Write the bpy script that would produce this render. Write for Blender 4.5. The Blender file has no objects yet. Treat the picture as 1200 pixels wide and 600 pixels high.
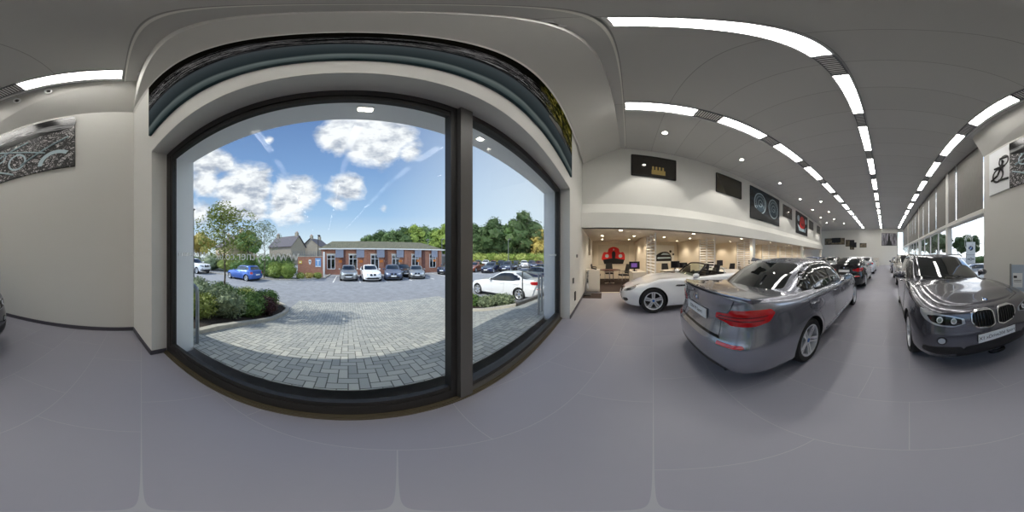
import bpy, bmesh, math, random
from mathutils import Vector, Matrix
from mathutils.bvhtree import BVHTree
from mathutils.geometry import tessellate_polygon
PI = math.pi
S = bpy.context.scene
COL = S.collection
random.seed(7)
# ---------------------------------------------------------------- frames
# World: camera above the origin, +Y runs down the hall.  The window wall and the gallery wall are turned
# 8.7 degrees to it: W(u, d) has u running along the window wall towards the gallery, d out through the glass;
# an object turned by WROT has local +X along u and local +Y along d.
TH = math.radians(171.3)
FV = Vector((math.sin(TH), math.cos(TH), 0)); RV = Vector((math.sin(TH + PI/2), math.cos(TH + PI/2), 0))
CAM_Z = 1.5
CEIL = 6.0
def W(u, d, z=0.0):
    return RV*u + FV*d + Vector((0, 0, z))
WROT = math.atan2(RV.y, RV.x)
# ---------------------------------------------------------------- object helpers
def tag(o, label=None, cat=None, group=None, kind=None):
    if label: o['label'] = label
    if cat: o['category'] = cat
    if group: o['group'] = group
    if kind: o['kind'] = kind
    return o
def empty(name, loc=(0, 0, 0), rz=0.0, label=None, cat=None, group=None):
    o = bpy.data.objects.new(name, None); COL.objects.link(o)
    o.empty_display_size = .1
    o.location = loc; o.rotation_euler = (0, 0, rz)
    return tag(o, label, cat, group)
def copy_tree(o, parent=None):
    c = o.copy(); COL.objects.link(c)
    if parent is not None: c.parent = parent
    for ch in list(o.children): copy_tree(ch, c)
    return c
def smooth(me, ang=35):
    for p in me.polygons: p.use_smooth = True
    try: me.set_sharp_from_angle(angle=math.radians(ang))
    except Exception: pass
class MB:
    """collects geometry for ONE mesh"""
    def __init__(s): s.v = []; s.f = []; s.m = []
    def add(s, vs, fs, mi=0):
        b = len(s.v); s.v += [tuple(v) for v in vs]
        for f in fs: s.f.append(tuple(b+i for i in f)); s.m.append(mi)
        return s
    def box(s, c, d, rz=0, mi=0, rx=0, ry=0):
        R = Matrix.Rotation(rz, 3, 'Z') @ Matrix.Rotation(ry, 3, 'Y') @ Matrix.Rotation(rx, 3, 'X')
        vs = []
        for z in (-.5, .5):
            for x, y in ((-.5, -.5), (.5, -.5), (.5, .5), (-.5, .5)):
                vs.append(Vector(c) + R @ Vector((x*d[0], y*d[1], z*d[2])))
        return s.add(vs, [(3,2,1,0),(4,5,6,7),(0,1,5,4),(1,2,6,5),(2,3,7,6),(3,0,4,7)], mi)
    def b2(s, x0, x1, y0, y1, z0, z1, mi=0):
        return s.box(((x0+x1)/2, (y0+y1)/2, (z0+z1)/2), (abs(x1-x0), abs(y1-y0), abs(z1-z0)), 0, mi)
    def wbox(s, u0, u1, d0, d1, z0, z1, mi=0):
        c = W((u0+u1)/2, (d0+d1)/2, (z0+z1)/2)
        return s.box(c, (abs(u1-u0), abs(d1-d0), abs(z1-z0)), WROT, mi)
    def prism(s, pts, z0, z1, mi=0):
        n = len(pts)
        vs = [(p[0], p[1], z0) for p in pts] + [(p[0], p[1], z1) for p in pts]
        a = sum(pts[i][0]*pts[(i+1) % n][1]-pts[(i+1) % n][0]*pts[i][1] for i in range(n))
        lo, hi = tuple(range(n))[::-1], tuple(range(n, 2*n))
        fs = [lo, hi] + [(i, (i+1) % n, n+(i+1) % n, n+i) for i in range(n)]
        if a < 0: fs = [f[::-1] for f in fs]
        return s.add(vs, fs, mi)
    def plate(s, pts3, nrm, th, mi=0):
        """a polygon in space given thickness th along nrm"""
        n = len(pts3); nv = Vector(nrm).normalized()*th
        vs = [Vector(p) for p in pts3] + [Vector(p)+nv for p in pts3]
        return s.add(vs, [tuple(range(n))[::-1], tuple(range(n, 2*n))]+[(i, (i+1) % n, n+(i+1) % n, n+i) for i in range(n)], mi)
    def tube(s, p0, p1, r0, r1=None, n=10, mi=0, cap=True):
        r1 = r0 if r1 is None else r1
        p0 = Vector(p0); p1 = Vector(p1); a = (p1-p0).normalized()
        b = a.orthogonal().normalized(); c = a.cross(b)
        vs = [p0+(b*math.cos(t)+c*math.sin(t))*r0 for t in [2*PI*i/n for i in range(n)]] + \
             [p1+(b*math.cos(t)+c*math.sin(t))*r1 for t in [2*PI*i/n for i in range(n)]]
        fs = [(i, (i+1) % n, n+(i+1) % n, n+i) for i in range(n)]
        if cap: fs += [tuple(range(n))[::-1], tuple(range(n, 2*n))]
        return s.add(vs, fs, mi)
    def path(s, pts, r, n=8, mi=0):
        P = [Vector(p) for p in pts]; vs = []; 
        b = None
        for i, p in enumerate(P):
            a = (P[min(i+1, len(P)-1)]-P[max(i-1, 0)]).normalized()
            b = a.orthogonal().normalized() if b is None else (b-a*b.dot(a)).normalized()
            c = a.cross(b)
            rr = r[i] if isinstance(r, (list, tuple)) else r
            vs += [p+(b*math.cos(2*PI*k/n)+c*math.sin(2*PI*k/n))*rr for k in range(n)]
        fs = [(i*n+k, i*n+(k+1) % n, (i+1)*n+(k+1) % n, (i+1)*n+k) for i in range(len(P)-1) for k in range(n)]
        fs += [tuple(range(n))[::-1], tuple(range((len(P)-1)*n, len(P)*n))]
        return s.add(vs, fs, mi)
    def lathe(s, prof, M=None, n=24, mi=0, ang=2*PI):
        """prof (r, h) about local Z then M"""
        M = M or Matrix.Identity(4); k = len(prof); vs = []; fs = []
        for i in range(n):
            t = 2*PI*i/n
            for r, h in prof: vs.append(M @ Vector((r*math.cos(t), r*math.sin(t), h)))
        for i in range(n):
            j = (i+1) % n
            for q in range(k-1): fs.append((i*k+q, j*k+q, j*k+q+1, i*k+q+1))
        return s.add(vs, fs, mi)
    def blob(s, c, r, sub=2, noise=.2, seed=0, mi=0):
        bm = bmesh.new(); bmesh.ops.create_icosphere(bm, subdivisions=sub, radius=1)
        rnd = random.Random(seed)
        vs = []
        ph = [rnd.uniform(0, 6) for _ in range(6)]
        for v in bm.verts:
            x, y, z = v.co
            k = 1+noise*(math.sin(4*x+ph[0])*math.cos(5*y+ph[1])+.6*math.sin(7*z+ph[2])*math.cos(6*x+ph[3]))+rnd.uniform(-.5, .5)*noise*.5
            vs.append(Vector(c)+Vector((x*r[0]*k, y*r[1]*k, z*r[2]*k)))
        fs = [tuple(v.index for v in f.verts) for f in bm.faces]; bm.free()
        return s.add(vs, fs, mi)
    def build(s, name, mats, parent=None, shade=None, fix=False):
        me = bpy.data.meshes.new(name); me.from_pydata(s.v, [], s.f)
        if not isinstance(mats, (list, tuple)): mats = [mats]
        for m in mats: me.materials.append(m)
        for p, mi in zip(me.polygons, s.m): p.material_index = mi
        if fix:
            bm = bmesh.new(); bm.from_mesh(me); bmesh.ops.remove_doubles(bm, verts=bm.verts, dist=1e-5)
            bmesh.ops.recalc_face_normals(bm, faces=bm.faces); bm.to_mesh(me); bm.free()
        me.update()
        if shade: smooth(me, shade)
        o = bpy.data.objects.new(name, me); COL.objects.link(o)
        if parent is not None: o.parent = parent
        return o
def struct(o): o['kind'] = 'structure'; return o
def boolean(ob, cutters):
    """subtract cutter meshes (each an MB) from the object's mesh, in place"""
    tmp = []
    for c in cutters:
        t = c.build('cutter', [MAT['black_matte'], MAT['black_matte']], fix=True); tmp.append(t)
        for p in t.data.polygons: p.material_index = 1
        m = ob.modifiers.new('b', 'BOOLEAN'); m.operation = 'DIFFERENCE'; m.object = t; m.solver = 'EXACT'
    bpy.context.view_layer.update()
    dg = bpy.context.evaluated_depsgraph_get()
    me = bpy.data.meshes.new_from_object(ob.evaluated_get(dg))
    ob.modifiers.clear(); old = ob.data; ob.data = me; me.name = old.name
    for t in tmp: bpy.data.objects.remove(t)
def text_mesh(name, s, size, mat, M, parent=None, depth=.001, align='CENTER', mirror=False):
    cu = bpy.data.curves.new(name, 'FONT'); cu.body = s; cu.size = size; cu.extrude = depth
    cu.align_x = align; cu.align_y = 'CENTER'
    o = bpy.data.objects.new(name, cu); COL.objects.link(o)
    bpy.context.view_layer.update()
    me = bpy.data.meshes.new_from_object(o.evaluated_get(bpy.context.evaluated_depsgraph_get()))
    bpy.data.objects.remove(o)
    if mirror: me.transform(Matrix.Scale(-1, 4, (1, 0, 0))); me.flip_normals()
    me.transform(M); me.materials.clear(); me.materials.append(mat)
    r = bpy.data.objects.new(name, me); COL.objects.link(r)
    if parent is not None: r.parent = parent
    return r
ORD = 'first second third fourth fifth sixth seventh eighth ninth tenth eleventh twelfth thirteenth fourteenth fifteenth sixteenth seventeenth eighteenth'.split()
# ---------------------------------------------------------------- materials
MAT = {}
def srgb(c):
    return tuple((x/12.92 if x <= .04045 else ((x+.055)/1.055)**2.4) for x in [k/255 for k in c])
def mat(name, rgb, rough=.5, metal=0, coat=0, emit=None, es=0, spec=None, alpha=None):
    m = bpy.data.materials.new(name); m.use_nodes = True
    b = m.node_tree.nodes['Principled BSDF']
    b.inputs['Base Color'].default_value = (*srgb(rgb), 1); b.inputs['Roughness'].default_value = rough
    b.inputs['Metallic'].default_value = metal; b.inputs['Coat Weight'].default_value = coat
    b.inputs['Coat Roughness'].default_value = .03
    if spec is not None: b.inputs['Specular IOR Level'].default_value = spec
    if emit: b.inputs['Emission Color'].default_value = (*srgb(emit), 1); b.inputs['Emission Strength'].default_value = es
    MAT[name] = m; return m
class G:
    """tiny node-graph helper"""
    def __init__(s, m):
        s.nt = m.node_tree; s.n = s.nt.nodes; s.l = s.nt.links
        s.b = s.n.get('Principled BSDF')
    def node(s, t, **kw):
        x = s.n.new(t)
        for k, v in kw.items(): setattr(x, k, v)
        return x
    def put(s, sock, v):
        if isinstance(v, bpy.types.NodeSocket): s.l.new(v, sock)
        elif v is not None: sock.default_value = v
    def math(s, op, a, b=None, c=None):
        x = s.node('ShaderNodeMath', operation=op); s.put(x.inputs[0], a)
        if b is not None: s.put(x.inputs[1], b)
        if c is not None: s.put(x.inputs[2], c)
        return x.outputs[0]
    def noise(s, vec, scale, detail=4, rough=.55, dist=0):
        x = s.node('ShaderNodeTexNoise'); s.put(x.inputs['Vector'], vec)
        x.inputs['Scale'].default_value = scale; x.inputs['Detail'].default_value = detail
        x.inputs['Roughness'].default_value = rough; x.inputs['Distortion'].default_value = dist
        return x.outputs[0]
    def ramp(s, fac, stops, interp='LINEAR'):
        x = s.node('ShaderNodeValToRGB'); x.color_ramp.interpolation = interp; s.put(x.inputs[0], fac)
        e = x.color_ramp.elements
        while len(e) < len(stops): e.new(.5)
        for k, (p, c) in enumerate(stops): e[k].position = p; e[k].color = (*srgb(c), 1) if len(c) == 3 else c
        return x.outputs[0]
    def mix(s, fac, a, b, mode='MIX'):
        x = s.node('ShaderNodeMix', data_type='RGBA', blend_type=mode); s.put(x.inputs[0], fac)
        s.put(x.inputs[6], a if isinstance(a, bpy.types.NodeSocket) else (*srgb(a), 1))
        s.put(x.inputs[7], b if isinstance(b, bpy.types.NodeSocket) else (*srgb(b), 1))
        return x.outputs[2]
    def obj(s, which='Object'): return s.node('ShaderNodeTexCoord').outputs[which]
    def pos(s): return s.node('ShaderNodeNewGeometry').outputs['Position']
    def xyz(s, v):
        x = s.node('ShaderNodeSeparateXYZ'); s.put(x.inputs[0], v); return x.outputs
    def comb(s, x_, y_, z_=0.0):
        x = s.node('ShaderNodeCombineXYZ'); s.put(x.inputs[0], x_); s.put(x.inputs[1], y_); s.put(x.inputs[2], z_); return x.outputs[0]
    def mapping(s, v, loc=(0, 0, 0), rot=(0, 0, 0), sc=(1, 1, 1)):
        x = s.node('ShaderNodeMapping'); s.put(x.inputs[0], v); x.inputs[1].default_value = loc; x.inputs[2].default_value = rot; x.inputs[3].default_value = sc
        return x.outputs[0]
    def brick(s, v, c1, c2, mortar, scale=1, w=.5, h=.25, ms=.02, off=.5, bias=0):
        x = s.node('ShaderNodeTexBrick', offset=off); s.put(x.inputs['Vector'], v)
        x.inputs['Color1'].default_value = (*srgb(c1), 1); x.inputs['Color2'].default_value = (*srgb(c2), 1); x.inputs['Mortar'].default_value = (*srgb(mortar), 1)
        x.inputs['Scale'].default_value = scale; x.inputs['Brick Width'].default_value = w; x.inputs['Row Height'].default_value = h
        x.inputs['Mortar Size'].default_value = ms; x.inputs['Bias'].default_value = bias
        return x.outputs
    def color(s, c): s.put(s.b.inputs['Base Color'], c)
    def bump(s, h, strength=.3, dist=.01):
        x = s.node('ShaderNodeBump'); s.put(x.inputs['Height'], h); x.inputs['Strength'].default_value = strength; x.inputs['Distance'].default_value = dist
        s.l.new(x.outputs[0], s.b.inputs['Normal'])

def varied(name, rgb, rough=.5, amt=.08, scale=6, bump=0, **kw):
    m = mat(name, rgb, rough, **kw); g = G(m)
    n = g.noise(g.pos(), scale, 5)
    lo = tuple(max(0, c*(1-amt)) for c in rgb); hi = tuple(min(255, c*(1+amt)) for c in rgb)
    g.color(g.ramp(n, [(.3, lo), (.7, hi)]))
    if bump: g.bump(n, bump, .01)
    return m
def leafmat(name, a, b, c):
    m = mat(name, a, .6); g = G(m)
    g.b.inputs['Specular IOR Level'].default_value = .2
    n = g.noise(g.pos(), 9, 3)
    g.color(g.ramp(n, [(.32, a), (.5, b), (.68, c)]))
    return m
# plain ones
mat('black_matte', (14, 14, 15), .8); mat('black_gloss', (8, 8, 9), .12, spec=.6); mat('black_plastic', (24, 24, 26), .45)
mat('rubber', (22, 22, 23), .75); mat('chrome', (215, 217, 220), .12, metal=1); mat('alloy', (222, 224, 228), .3, metal=.6)
mat('steel', (165, 168, 170), .3, metal=1); mat('white_plastic', (230, 230, 230), .4); mat('white_paint', (225, 224, 220), .5)
mat('tail_red', (200, 14, 22), .1, coat=1, spec=.9); mat('tail_dark_red', (95, 4, 8), .15, coat=1); mat('orange_lamp', (215, 120, 30), .2)
mat('clear_lamp', (190, 195, 202), .08, metal=.55, coat=1); mat('lamp_white', (235, 238, 242), .1, coat=1)
mat('car_glass', (16, 21, 21), .03, coat=1, spec=.8); mat('seat_leather', (22, 22, 24), .45); mat('red_leather', (120, 30, 25), .5)
mat('grey_metal', (120, 122, 125), .45, metal=.4); mat('frame_dark', (34, 32, 31), .5); mat('frame_grey', (92, 90, 88), .45, metal=.2)
mat('bronze_strip', (92, 84, 68), .5, metal=.4); mat('plate_white', (236, 238, 240), .4); mat('ink', (30, 32, 40), .5)
mat('badge_blue', (40, 110, 190), .3); mat('screen', (22, 20, 28), .15); mat('lens_on', (255, 250, 235), .4, emit=(255, 246, 228), es=14)
mat('carpet_brown', (50, 36, 32), .95); mat('trim_cream', (205, 196, 178), .6)
mat('desk_white', (224, 218, 208), .4); mat('table_brown', (72, 44, 36), .35); mat('blind_gap', (235, 238, 240), .5)
def paint(name, rgb, metal=.6, rough=.32):
    return mat(name, rgb, rough, metal=metal, coat=1)
paint('paint_grey', (158, 160, 170), .8, .26); paint('paint_dark_grey', (104, 104, 112), .8, .25); paint('paint_white', (243, 244, 246), 0, .35)
paint('paint_black', (16, 15, 16), .2, .25); paint('paint_silver', (172, 174, 174), .75, .3); paint('paint_blue', (60, 105, 190), .5, .3)
paint('paint_navy', (34, 46, 82), .5, .3); paint('paint_slate', (92, 102, 128), .6, .3); paint('paint_copper', (150, 82, 55), .5, .3); paint('paint_beige', (150, 146, 136), .7, .3)
# glass that lets light straight through and mirrors by Fresnel
def clear_glass(name, tint=(1, 1, 1), extra=0.0):
    m = bpy.data.materials.new(name); m.use_nodes = True; nt = m.node_tree; nt.nodes.clear()
    o = nt.nodes.new('ShaderNodeOutputMaterial'); mx = nt.nodes.new('ShaderNodeMixShader')
    t = nt.nodes.new('ShaderNodeBsdfTransparent'); gl = nt.nodes.new('ShaderNodeBsdfGlossy'); f = nt.nodes.new('ShaderNodeFresnel')
    t.inputs[0].default_value = (*tint, 1); gl.inputs['Roughness'].default_value = 0.01
    ge = nt.nodes.new('ShaderNodeNewGeometry'); ma = nt.nodes.new('ShaderNodeMath'); ma.operation = 'MULTIPLY_ADD'
    nt.links.new(ge.outputs['Backfacing'], ma.inputs[0]); ma.inputs[1].default_value = 1/1.13-1.13; ma.inputs[2].default_value = 1.13; nt.links.new(ma.outputs[0], f.inputs[0])
    if extra:
        a = nt.nodes.new('ShaderNodeMath'); a.operation = 'ADD'; nt.links.new(f.outputs[0], a.inputs[0]); a.inputs[1].default_value = extra
        nt.links.new(a.outputs[0], mx.inputs[0])
    else: nt.links.new(f.outputs[0], mx.inputs[0])
    nt.links.new(t.outputs[0], mx.inputs[1]); nt.links.new(gl.outputs[0], mx.inputs[2]); nt.links.new(mx.outputs[0], o.inputs[0])
    MAT[name] = m; return m
clear_glass('window_glass', (.97, .985, .98)); clear_glass('dark_glass', (.18, .18, .15), .02); clear_glass('windscreen_glass', (.72, .8, .74), .05)
# walls
m = mat('wall_cream', (214, 213, 208), .75); g = G(m); g.bump(g.noise(g.pos(), 60, 2), .04, .005)
mat('wall_white', (232, 231, 225), .7); mat('wall_warm', (222, 212, 194), .7); mat('skirting_grey', (74, 72, 80), .5)
m = mat('ceiling_grey', (176, 174, 170), .8); g = G(m)
b = g.brick(g.mapping(g.pos(), loc=(.45, .1, 0)), (190, 190, 188), (195, 195, 193), (148, 148, 146), w=2.9, h=.92, ms=.006, off=0)
g.color(b[0])
mat('ceiling_plain', (200, 199, 194), .8); mat('mezz_ceiling', (214, 205, 190), .8)
m = mat('floor_tile', (128, 124, 132), .38); g = G(m)
b = g.brick(g.mapping(g.pos(), rot=(0, 0, .15)), (144, 143, 153), (140, 139, 149), (162, 161, 167), w=1.2, h=.6, ms=.0025, off=.33)
n = g.noise(g.pos(), 1.7, 6, .6); g.color(g.mix(g.math('MULTIPLY', n, .35), b[0], (154, 153, 160)))
g.put(g.b.inputs['Roughness'], g.math('MULTIPLY_ADD', g.noise(g.pos(), 3, 3), .12, .36))
# bricks
def bricks(name, c1, c2, mo, rot=WROT):
    m = mat(name, c1, .85); g = G(m); p = g.mapping(g.pos(), rot=(0, 0, -rot)); q = g.xyz(p)
    v = g.comb(g.math('ADD', q[0], q[1]), q[2])
    b = g.brick(v, c1, c2, mo, w=.225, h=.075, ms=.008); n = g.noise(g.pos(), 2.2, 5)
    g.color(g.mix(g.math('MULTIPLY', n, .4), b[0], tuple(int(c*.7) for c in c2))); return m
bricks('brick_red', (190, 126, 98), (166, 102, 78), (178, 160, 142)); bricks('brick_dark', (112, 62, 52), (92, 50, 44), (120, 100, 90)); bricks('stone', (182, 172, 154), (158, 150, 136), (120, 112, 100))
m = mat('roof_tile', (112, 106, 92), .85); g = G(m); q = g.xyz(g.mapping(g.pos(), rot=(0, 0, -WROT)))
b = g.brick(g.comb(q[0], g.math('MULTIPLY', q[1], 1.0)), (122, 116, 98), (100, 96, 84), (72, 68, 58), w=.34, h=.32, ms=.03)
g.color(g.mix(g.math('MULTIPLY', g.noise(g.pos(), 1.2, 5), .5), b[0], (96, 104, 76)))
mat('slate', (92, 88, 94), .8); varied('asphalt', (142, 144, 148), .9, .07, 3); varied('kerb', (178, 172, 160), .85, .06, 8); varied('soil', (50, 40, 33), .95, .3, 14)
varied('bank_grass', (128, 142, 78), .95, .16, 1.5); varied('bark', (92, 82, 70), .9, .25, 20)
leafmat('leaf_green', (48, 72, 40), (84, 112, 58), (126, 148, 84)); leafmat('leaf_dark', (40, 56, 36), (62, 82, 48), (92, 112, 66)); leafmat('leaf_lime', (84, 106, 46), (118, 138, 62), (152, 164, 88))
leafmat('leaf_gold', (150, 132, 70), (176, 158, 84), (196, 180, 110)); leafmat('leaf_purple', (58, 36, 44), (84, 56, 58), (104, 84, 70)); leafmat('leaf_far', (66, 86, 58), (92, 114, 72), (122, 140, 88)); leafmat('leaf_olive', (108, 122, 62), (138, 150, 76), (168, 172, 98)); leafmat('leaf_sage', (92, 104, 82), (122, 136, 104), (154, 162, 126))
# block paving in a herringbone
m = mat('paving', (160, 162, 158), .85); g = G(m); q = g.xyz(g.mapping(g.pos(), rot=(0, 0, -WROT), sc=(1, 1, 1)))
sx = g.math('DIVIDE', q[0], .1); sy = g.math('DIVIDE', q[1], .1)
ix = g.math('FLOOR', sx); iy = g.math('FLOOR', sy); fx = g.math('FRACT', sx); fy = g.math('FRACT', sy)
md = g.math('FLOORED_MODULO', g.math('SUBTRACT', ix, iy), 4.0)
def eq(v): return g.math('COMPARE', md, float(v), .1)
J = .055
le = g.math('MULTIPLY', g.math('LESS_THAN', fx, J), g.math('SUBTRACT', 1.0, eq(1)))
ri = g.math('MULTIPLY', g.math('GREATER_THAN', fx, 1-J), g.math('SUBTRACT', 1.0, eq(0)))
bo = g.math('MULTIPLY', g.math('LESS_THAN', fy, J), g.math('SUBTRACT', 1.0, eq(2)))
to = g.math('MULTIPLY', g.math('GREATER_THAN', fy, 1-J), g.math('SUBTRACT', 1.0, eq(3)))
jt = g.math('MAXIMUM', g.math('MAXIMUM', le, ri), g.math('MAXIMUM', bo, to))
bx = g.math('SUBTRACT', ix, eq(1)); by = g.math('SUBTRACT', iy, eq(2))
wn = g.node('ShaderNodeTexWhiteNoise', noise_dimensions='2D'); g.put(wn.inputs['Vector'], g.comb(bx, by))
c = g.ramp(wn.outputs[0], [(0, (148, 152, 150)), (.5, (168, 170, 166)), (1, (186, 186, 178))])
c = g.mix(g.math('MULTIPLY', g.noise(g.pos(), 2.0, 4), .4), c, (180, 174, 162))
g.color(g.mix(jt, c, (92, 92, 88))); g.bump(g.math('SUBTRACT', 1.0, jt), .5, .006)
# ================================================================ CARS
def lerp_tab(tab, s):
    if s <= tab[0][0]: return tab[0][1]
    for (a, va), (b, vb) in zip(tab, tab[1:]):
        if s <= b:
            t = (s-a)/(b-a); t = t*t*(3-2*t)*.5+t*.5
            return va+(vb-va)*t
    return tab[-1][1]
def catmull(P, n):
    out = []
    for i in range(len(P)-1):
        p0 = P[max(i-1, 0)]; p1 = P[i]; p2 = P[i+1]; p3 = P[min(i+2, len(P)-1)]
        for k in range(n):
            t = k/n
            out.append(tuple(.5*((2*b)+(-a+c)*t+(2*a-5*b+4*c-d)*t*t+(-a+3*b-3*c+d)*t**3) for a, b, c, d in zip(p0, p1, p2, p3)))
    out.append(tuple(P[-1])); return out
def shell(outline, rings, L, W2, n_out=4, n_ring=3, axles=None, rw=.33, flare=.012, s_range=None):
    """closed surface from plan-outline rings stacked bottom to top; x lateral, y forward, z up"""
    ol = catmull(outline, n_out); N = len(ol)
    s0, s1 = ol[0][1], ol[-1][1]
    grid = []
    for rg in rings:
        w, f, r, zt = rg[:4]
        row = []
        for xf, s in ol:
            k = (s-s0)/(s1-s0)
            ss = s0+f+k*(s1-s0-f-r)
            x = max(0, xf)*w*W2
            z = lerp_tab(zt, s) if isinstance(zt, (list, tuple)) else zt
            row.append((x, L/2-ss, z))
        grid.append(row)
    rows = []
    cols = [catmull([grid[j][i] for j in range(len(grid))], n_ring) for i in range(N)]
    M = len(cols[0])
    verts = []; idx = {}
    for j in range(M):
        for i in range(N):
            x, y, z = cols[i][j]; x = max(0, x)
            if axles:
                for ya in axles:
                    d = math.hypot(y-ya, z-rw)
                    if d < rw+.2 and x > W2*.8: x += flare*(1-max(0, (d-rw-.03))/.17) if d > rw+.03 else flare
            verts.append((x, y, z))
    mb = MB(); nv = len(verts)
    vs = verts + [(-x, y, z) for x, y, z in verts]
    fs = []
    for j in range(M-1):
        for i in range(N-1):
            a, b, c, d = j*N+i, j*N+i+1, (j+1)*N+i+1, (j+1)*N+i
            fs.append((d, c, b, a)); fs.append((nv+a, nv+b, nv+c, nv+d))
    mb.add(vs, fs)
    return mb
def mesh_bvh(ob):
    bm = bmesh.new(); bm.from_mesh(ob.data); t = BVHTree.FromBMesh(bm); bm.free(); return t
def projector(kind, **k):
    if kind == 'side':
        sg = k.get('sign', 1); return lambda u, v: (Vector((sg*3, u, v)), Vector((-sg, 0, 0)))
    if kind == 'front': return lambda u, v: (Vector((u, 6, v)), Vector((0, -1, 0)))
    if kind == 'rear': return lambda u, v: (Vector((u, -6, v)), Vector((0, 1, 0)))
    if kind == 'top': return lambda u, v: (Vector((u, v, 3)), Vector((0, 0, -1)))
    if kind == 'cyl':
        cx, cy, sg = k['cx'], k['cy'], k['sign']      # angle 0 = along 'end' (+1 front, -1 rear) , grows to the side
        e = k['end']
        def f(a, v):
            a = math.radians(a); dr = Vector((sg*math.sin(a), e*math.cos(a), 0))
            return Vector((sg*cx, cy, v))+dr*2.5, -dr
        return f
def decal(name, bvh, proj, poly, mats, parent, off=.004, step=(.06, .06), round_=0, skirt=.012, shade=40, lift=None):
    """a shape laid on a surface: outline in the projector's plane, its own thickness"""
    P = [tuple(p) for p in poly]
    if round_:
        Q = []
        n = len(P)
        for i in range(n):                                        # corner cutting
            a, b, c = Vector(P[i-1]), Vector(P[i]), Vector(P[(i+1) % n])
            for t in (0, .25, .5, .75, 1):
                p = b+(a-b)*round_*(1-t)**2+(c-b)*round_*t*t
                Q.append(tuple(p))
        P = Q
    bm = bmesh.new(); vs = [bm.verts.new((p[0], p[1], 0)) for p in P]
    for t in tessellate_polygon([[Vector((p[0], p[1], 0)) for p in P]]):
        try: bm.faces.new([vs[i] for i in t])
        except ValueError: pass
    lo = [min(p[i] for p in P) for i in (0, 1)]; hi = [max(p[i] for p in P) for i in (0, 1)]
    for ax in (0, 1):
        x = lo[ax]+step[ax]
        while x < hi[ax]-1e-4:
            co = [0, 0, 0]; co[ax] = x; no = [0, 0, 0]; no[ax] = 1
            bmesh.ops.bisect_plane(bm, geom=bm.verts[:]+bm.edges[:]+bm.faces[:], plane_co=co, plane_no=no, dist=1e-5)
            x += step[ax]
    bad = []; inner = {}
    bm.verts.index_update()
    for v in bm.verts:
        o, d = proj(v.co.x, v.co.y)
        h = bvh.ray_cast(o, d)
        if h[0] is None: bad.append(v); continue
        o_ = off+(lift(v.co.x, v.co.y) if lift else 0)
        v.co = h[0]-d*o_; inner[v] = h[0]+d*skirt
    if bad: bmesh.ops.delete(bm, geom=bad, context='VERTS')
    be = [e for e in bm.edges if e.is_boundary]; mp = {}
    for e in be:
        for v in e.verts:
            if v not in mp: mp[v] = bm.verts.new(inner[v])
    for e in be:
        bm.faces.new((e.verts[0], e.verts[1], mp[e.verts[1]], mp[e.verts[0]]))
    bmesh.ops.recalc_face_normals(bm, faces=bm.faces)
    # an open shell: make sure it faces outward
    if bm.faces:
        o, d = proj(sum(p[0] for p in P)/len(P), sum(p[1] for p in P)/len(P))
        sm = sum((f.normal.dot(d)*f.calc_area()) for f in bm.faces)
        if sm > 0: bmesh.ops.reverse_faces(bm, faces=bm.faces)
    me = bpy.data.meshes.new(name); bm.to_mesh(me); bm.free()
    me.materials.append(mats); smooth(me, shade)
    o = bpy.data.objects.new(name, me); COL.objects.link(o)
    if parent is not None: o.parent = parent
    return o
def grow(poly, e):
    c = Vector((sum(p[0] for p in poly)/len(poly), sum(p[1] for p in poly)/len(poly)))
    out = []
    n = len(poly)
    for i in range(n):
        a, b, d = Vector(poly[i-1]), Vector(poly[i]), Vector(poly[(i+1) % n])
        n1 = Vector(((b-a).y, -(b-a).x)).normalized(); n2 = Vector(((d-b).y, -(d-b).x)).normalized()
        m = (n1+n2); m = m.normalized() if m.length > .01 else n1
        if m.dot(b-c) < 0: m = -m
        out.append(tuple(b+m*e))
    return out
def stroke(pts, w):
    L_, R_ = [], []
    for i, p in enumerate(pts):
        a = Vector(pts[min(i+1, len(pts)-1)])-Vector(pts[max(i-1, 0)]); n = Vector((-a.y, a.x)).normalized()*w/2
        L_.append(tuple(Vector(p)+n)); R_.append(tuple(Vector(p)-n))
    return L_+R_[::-1]
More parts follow.
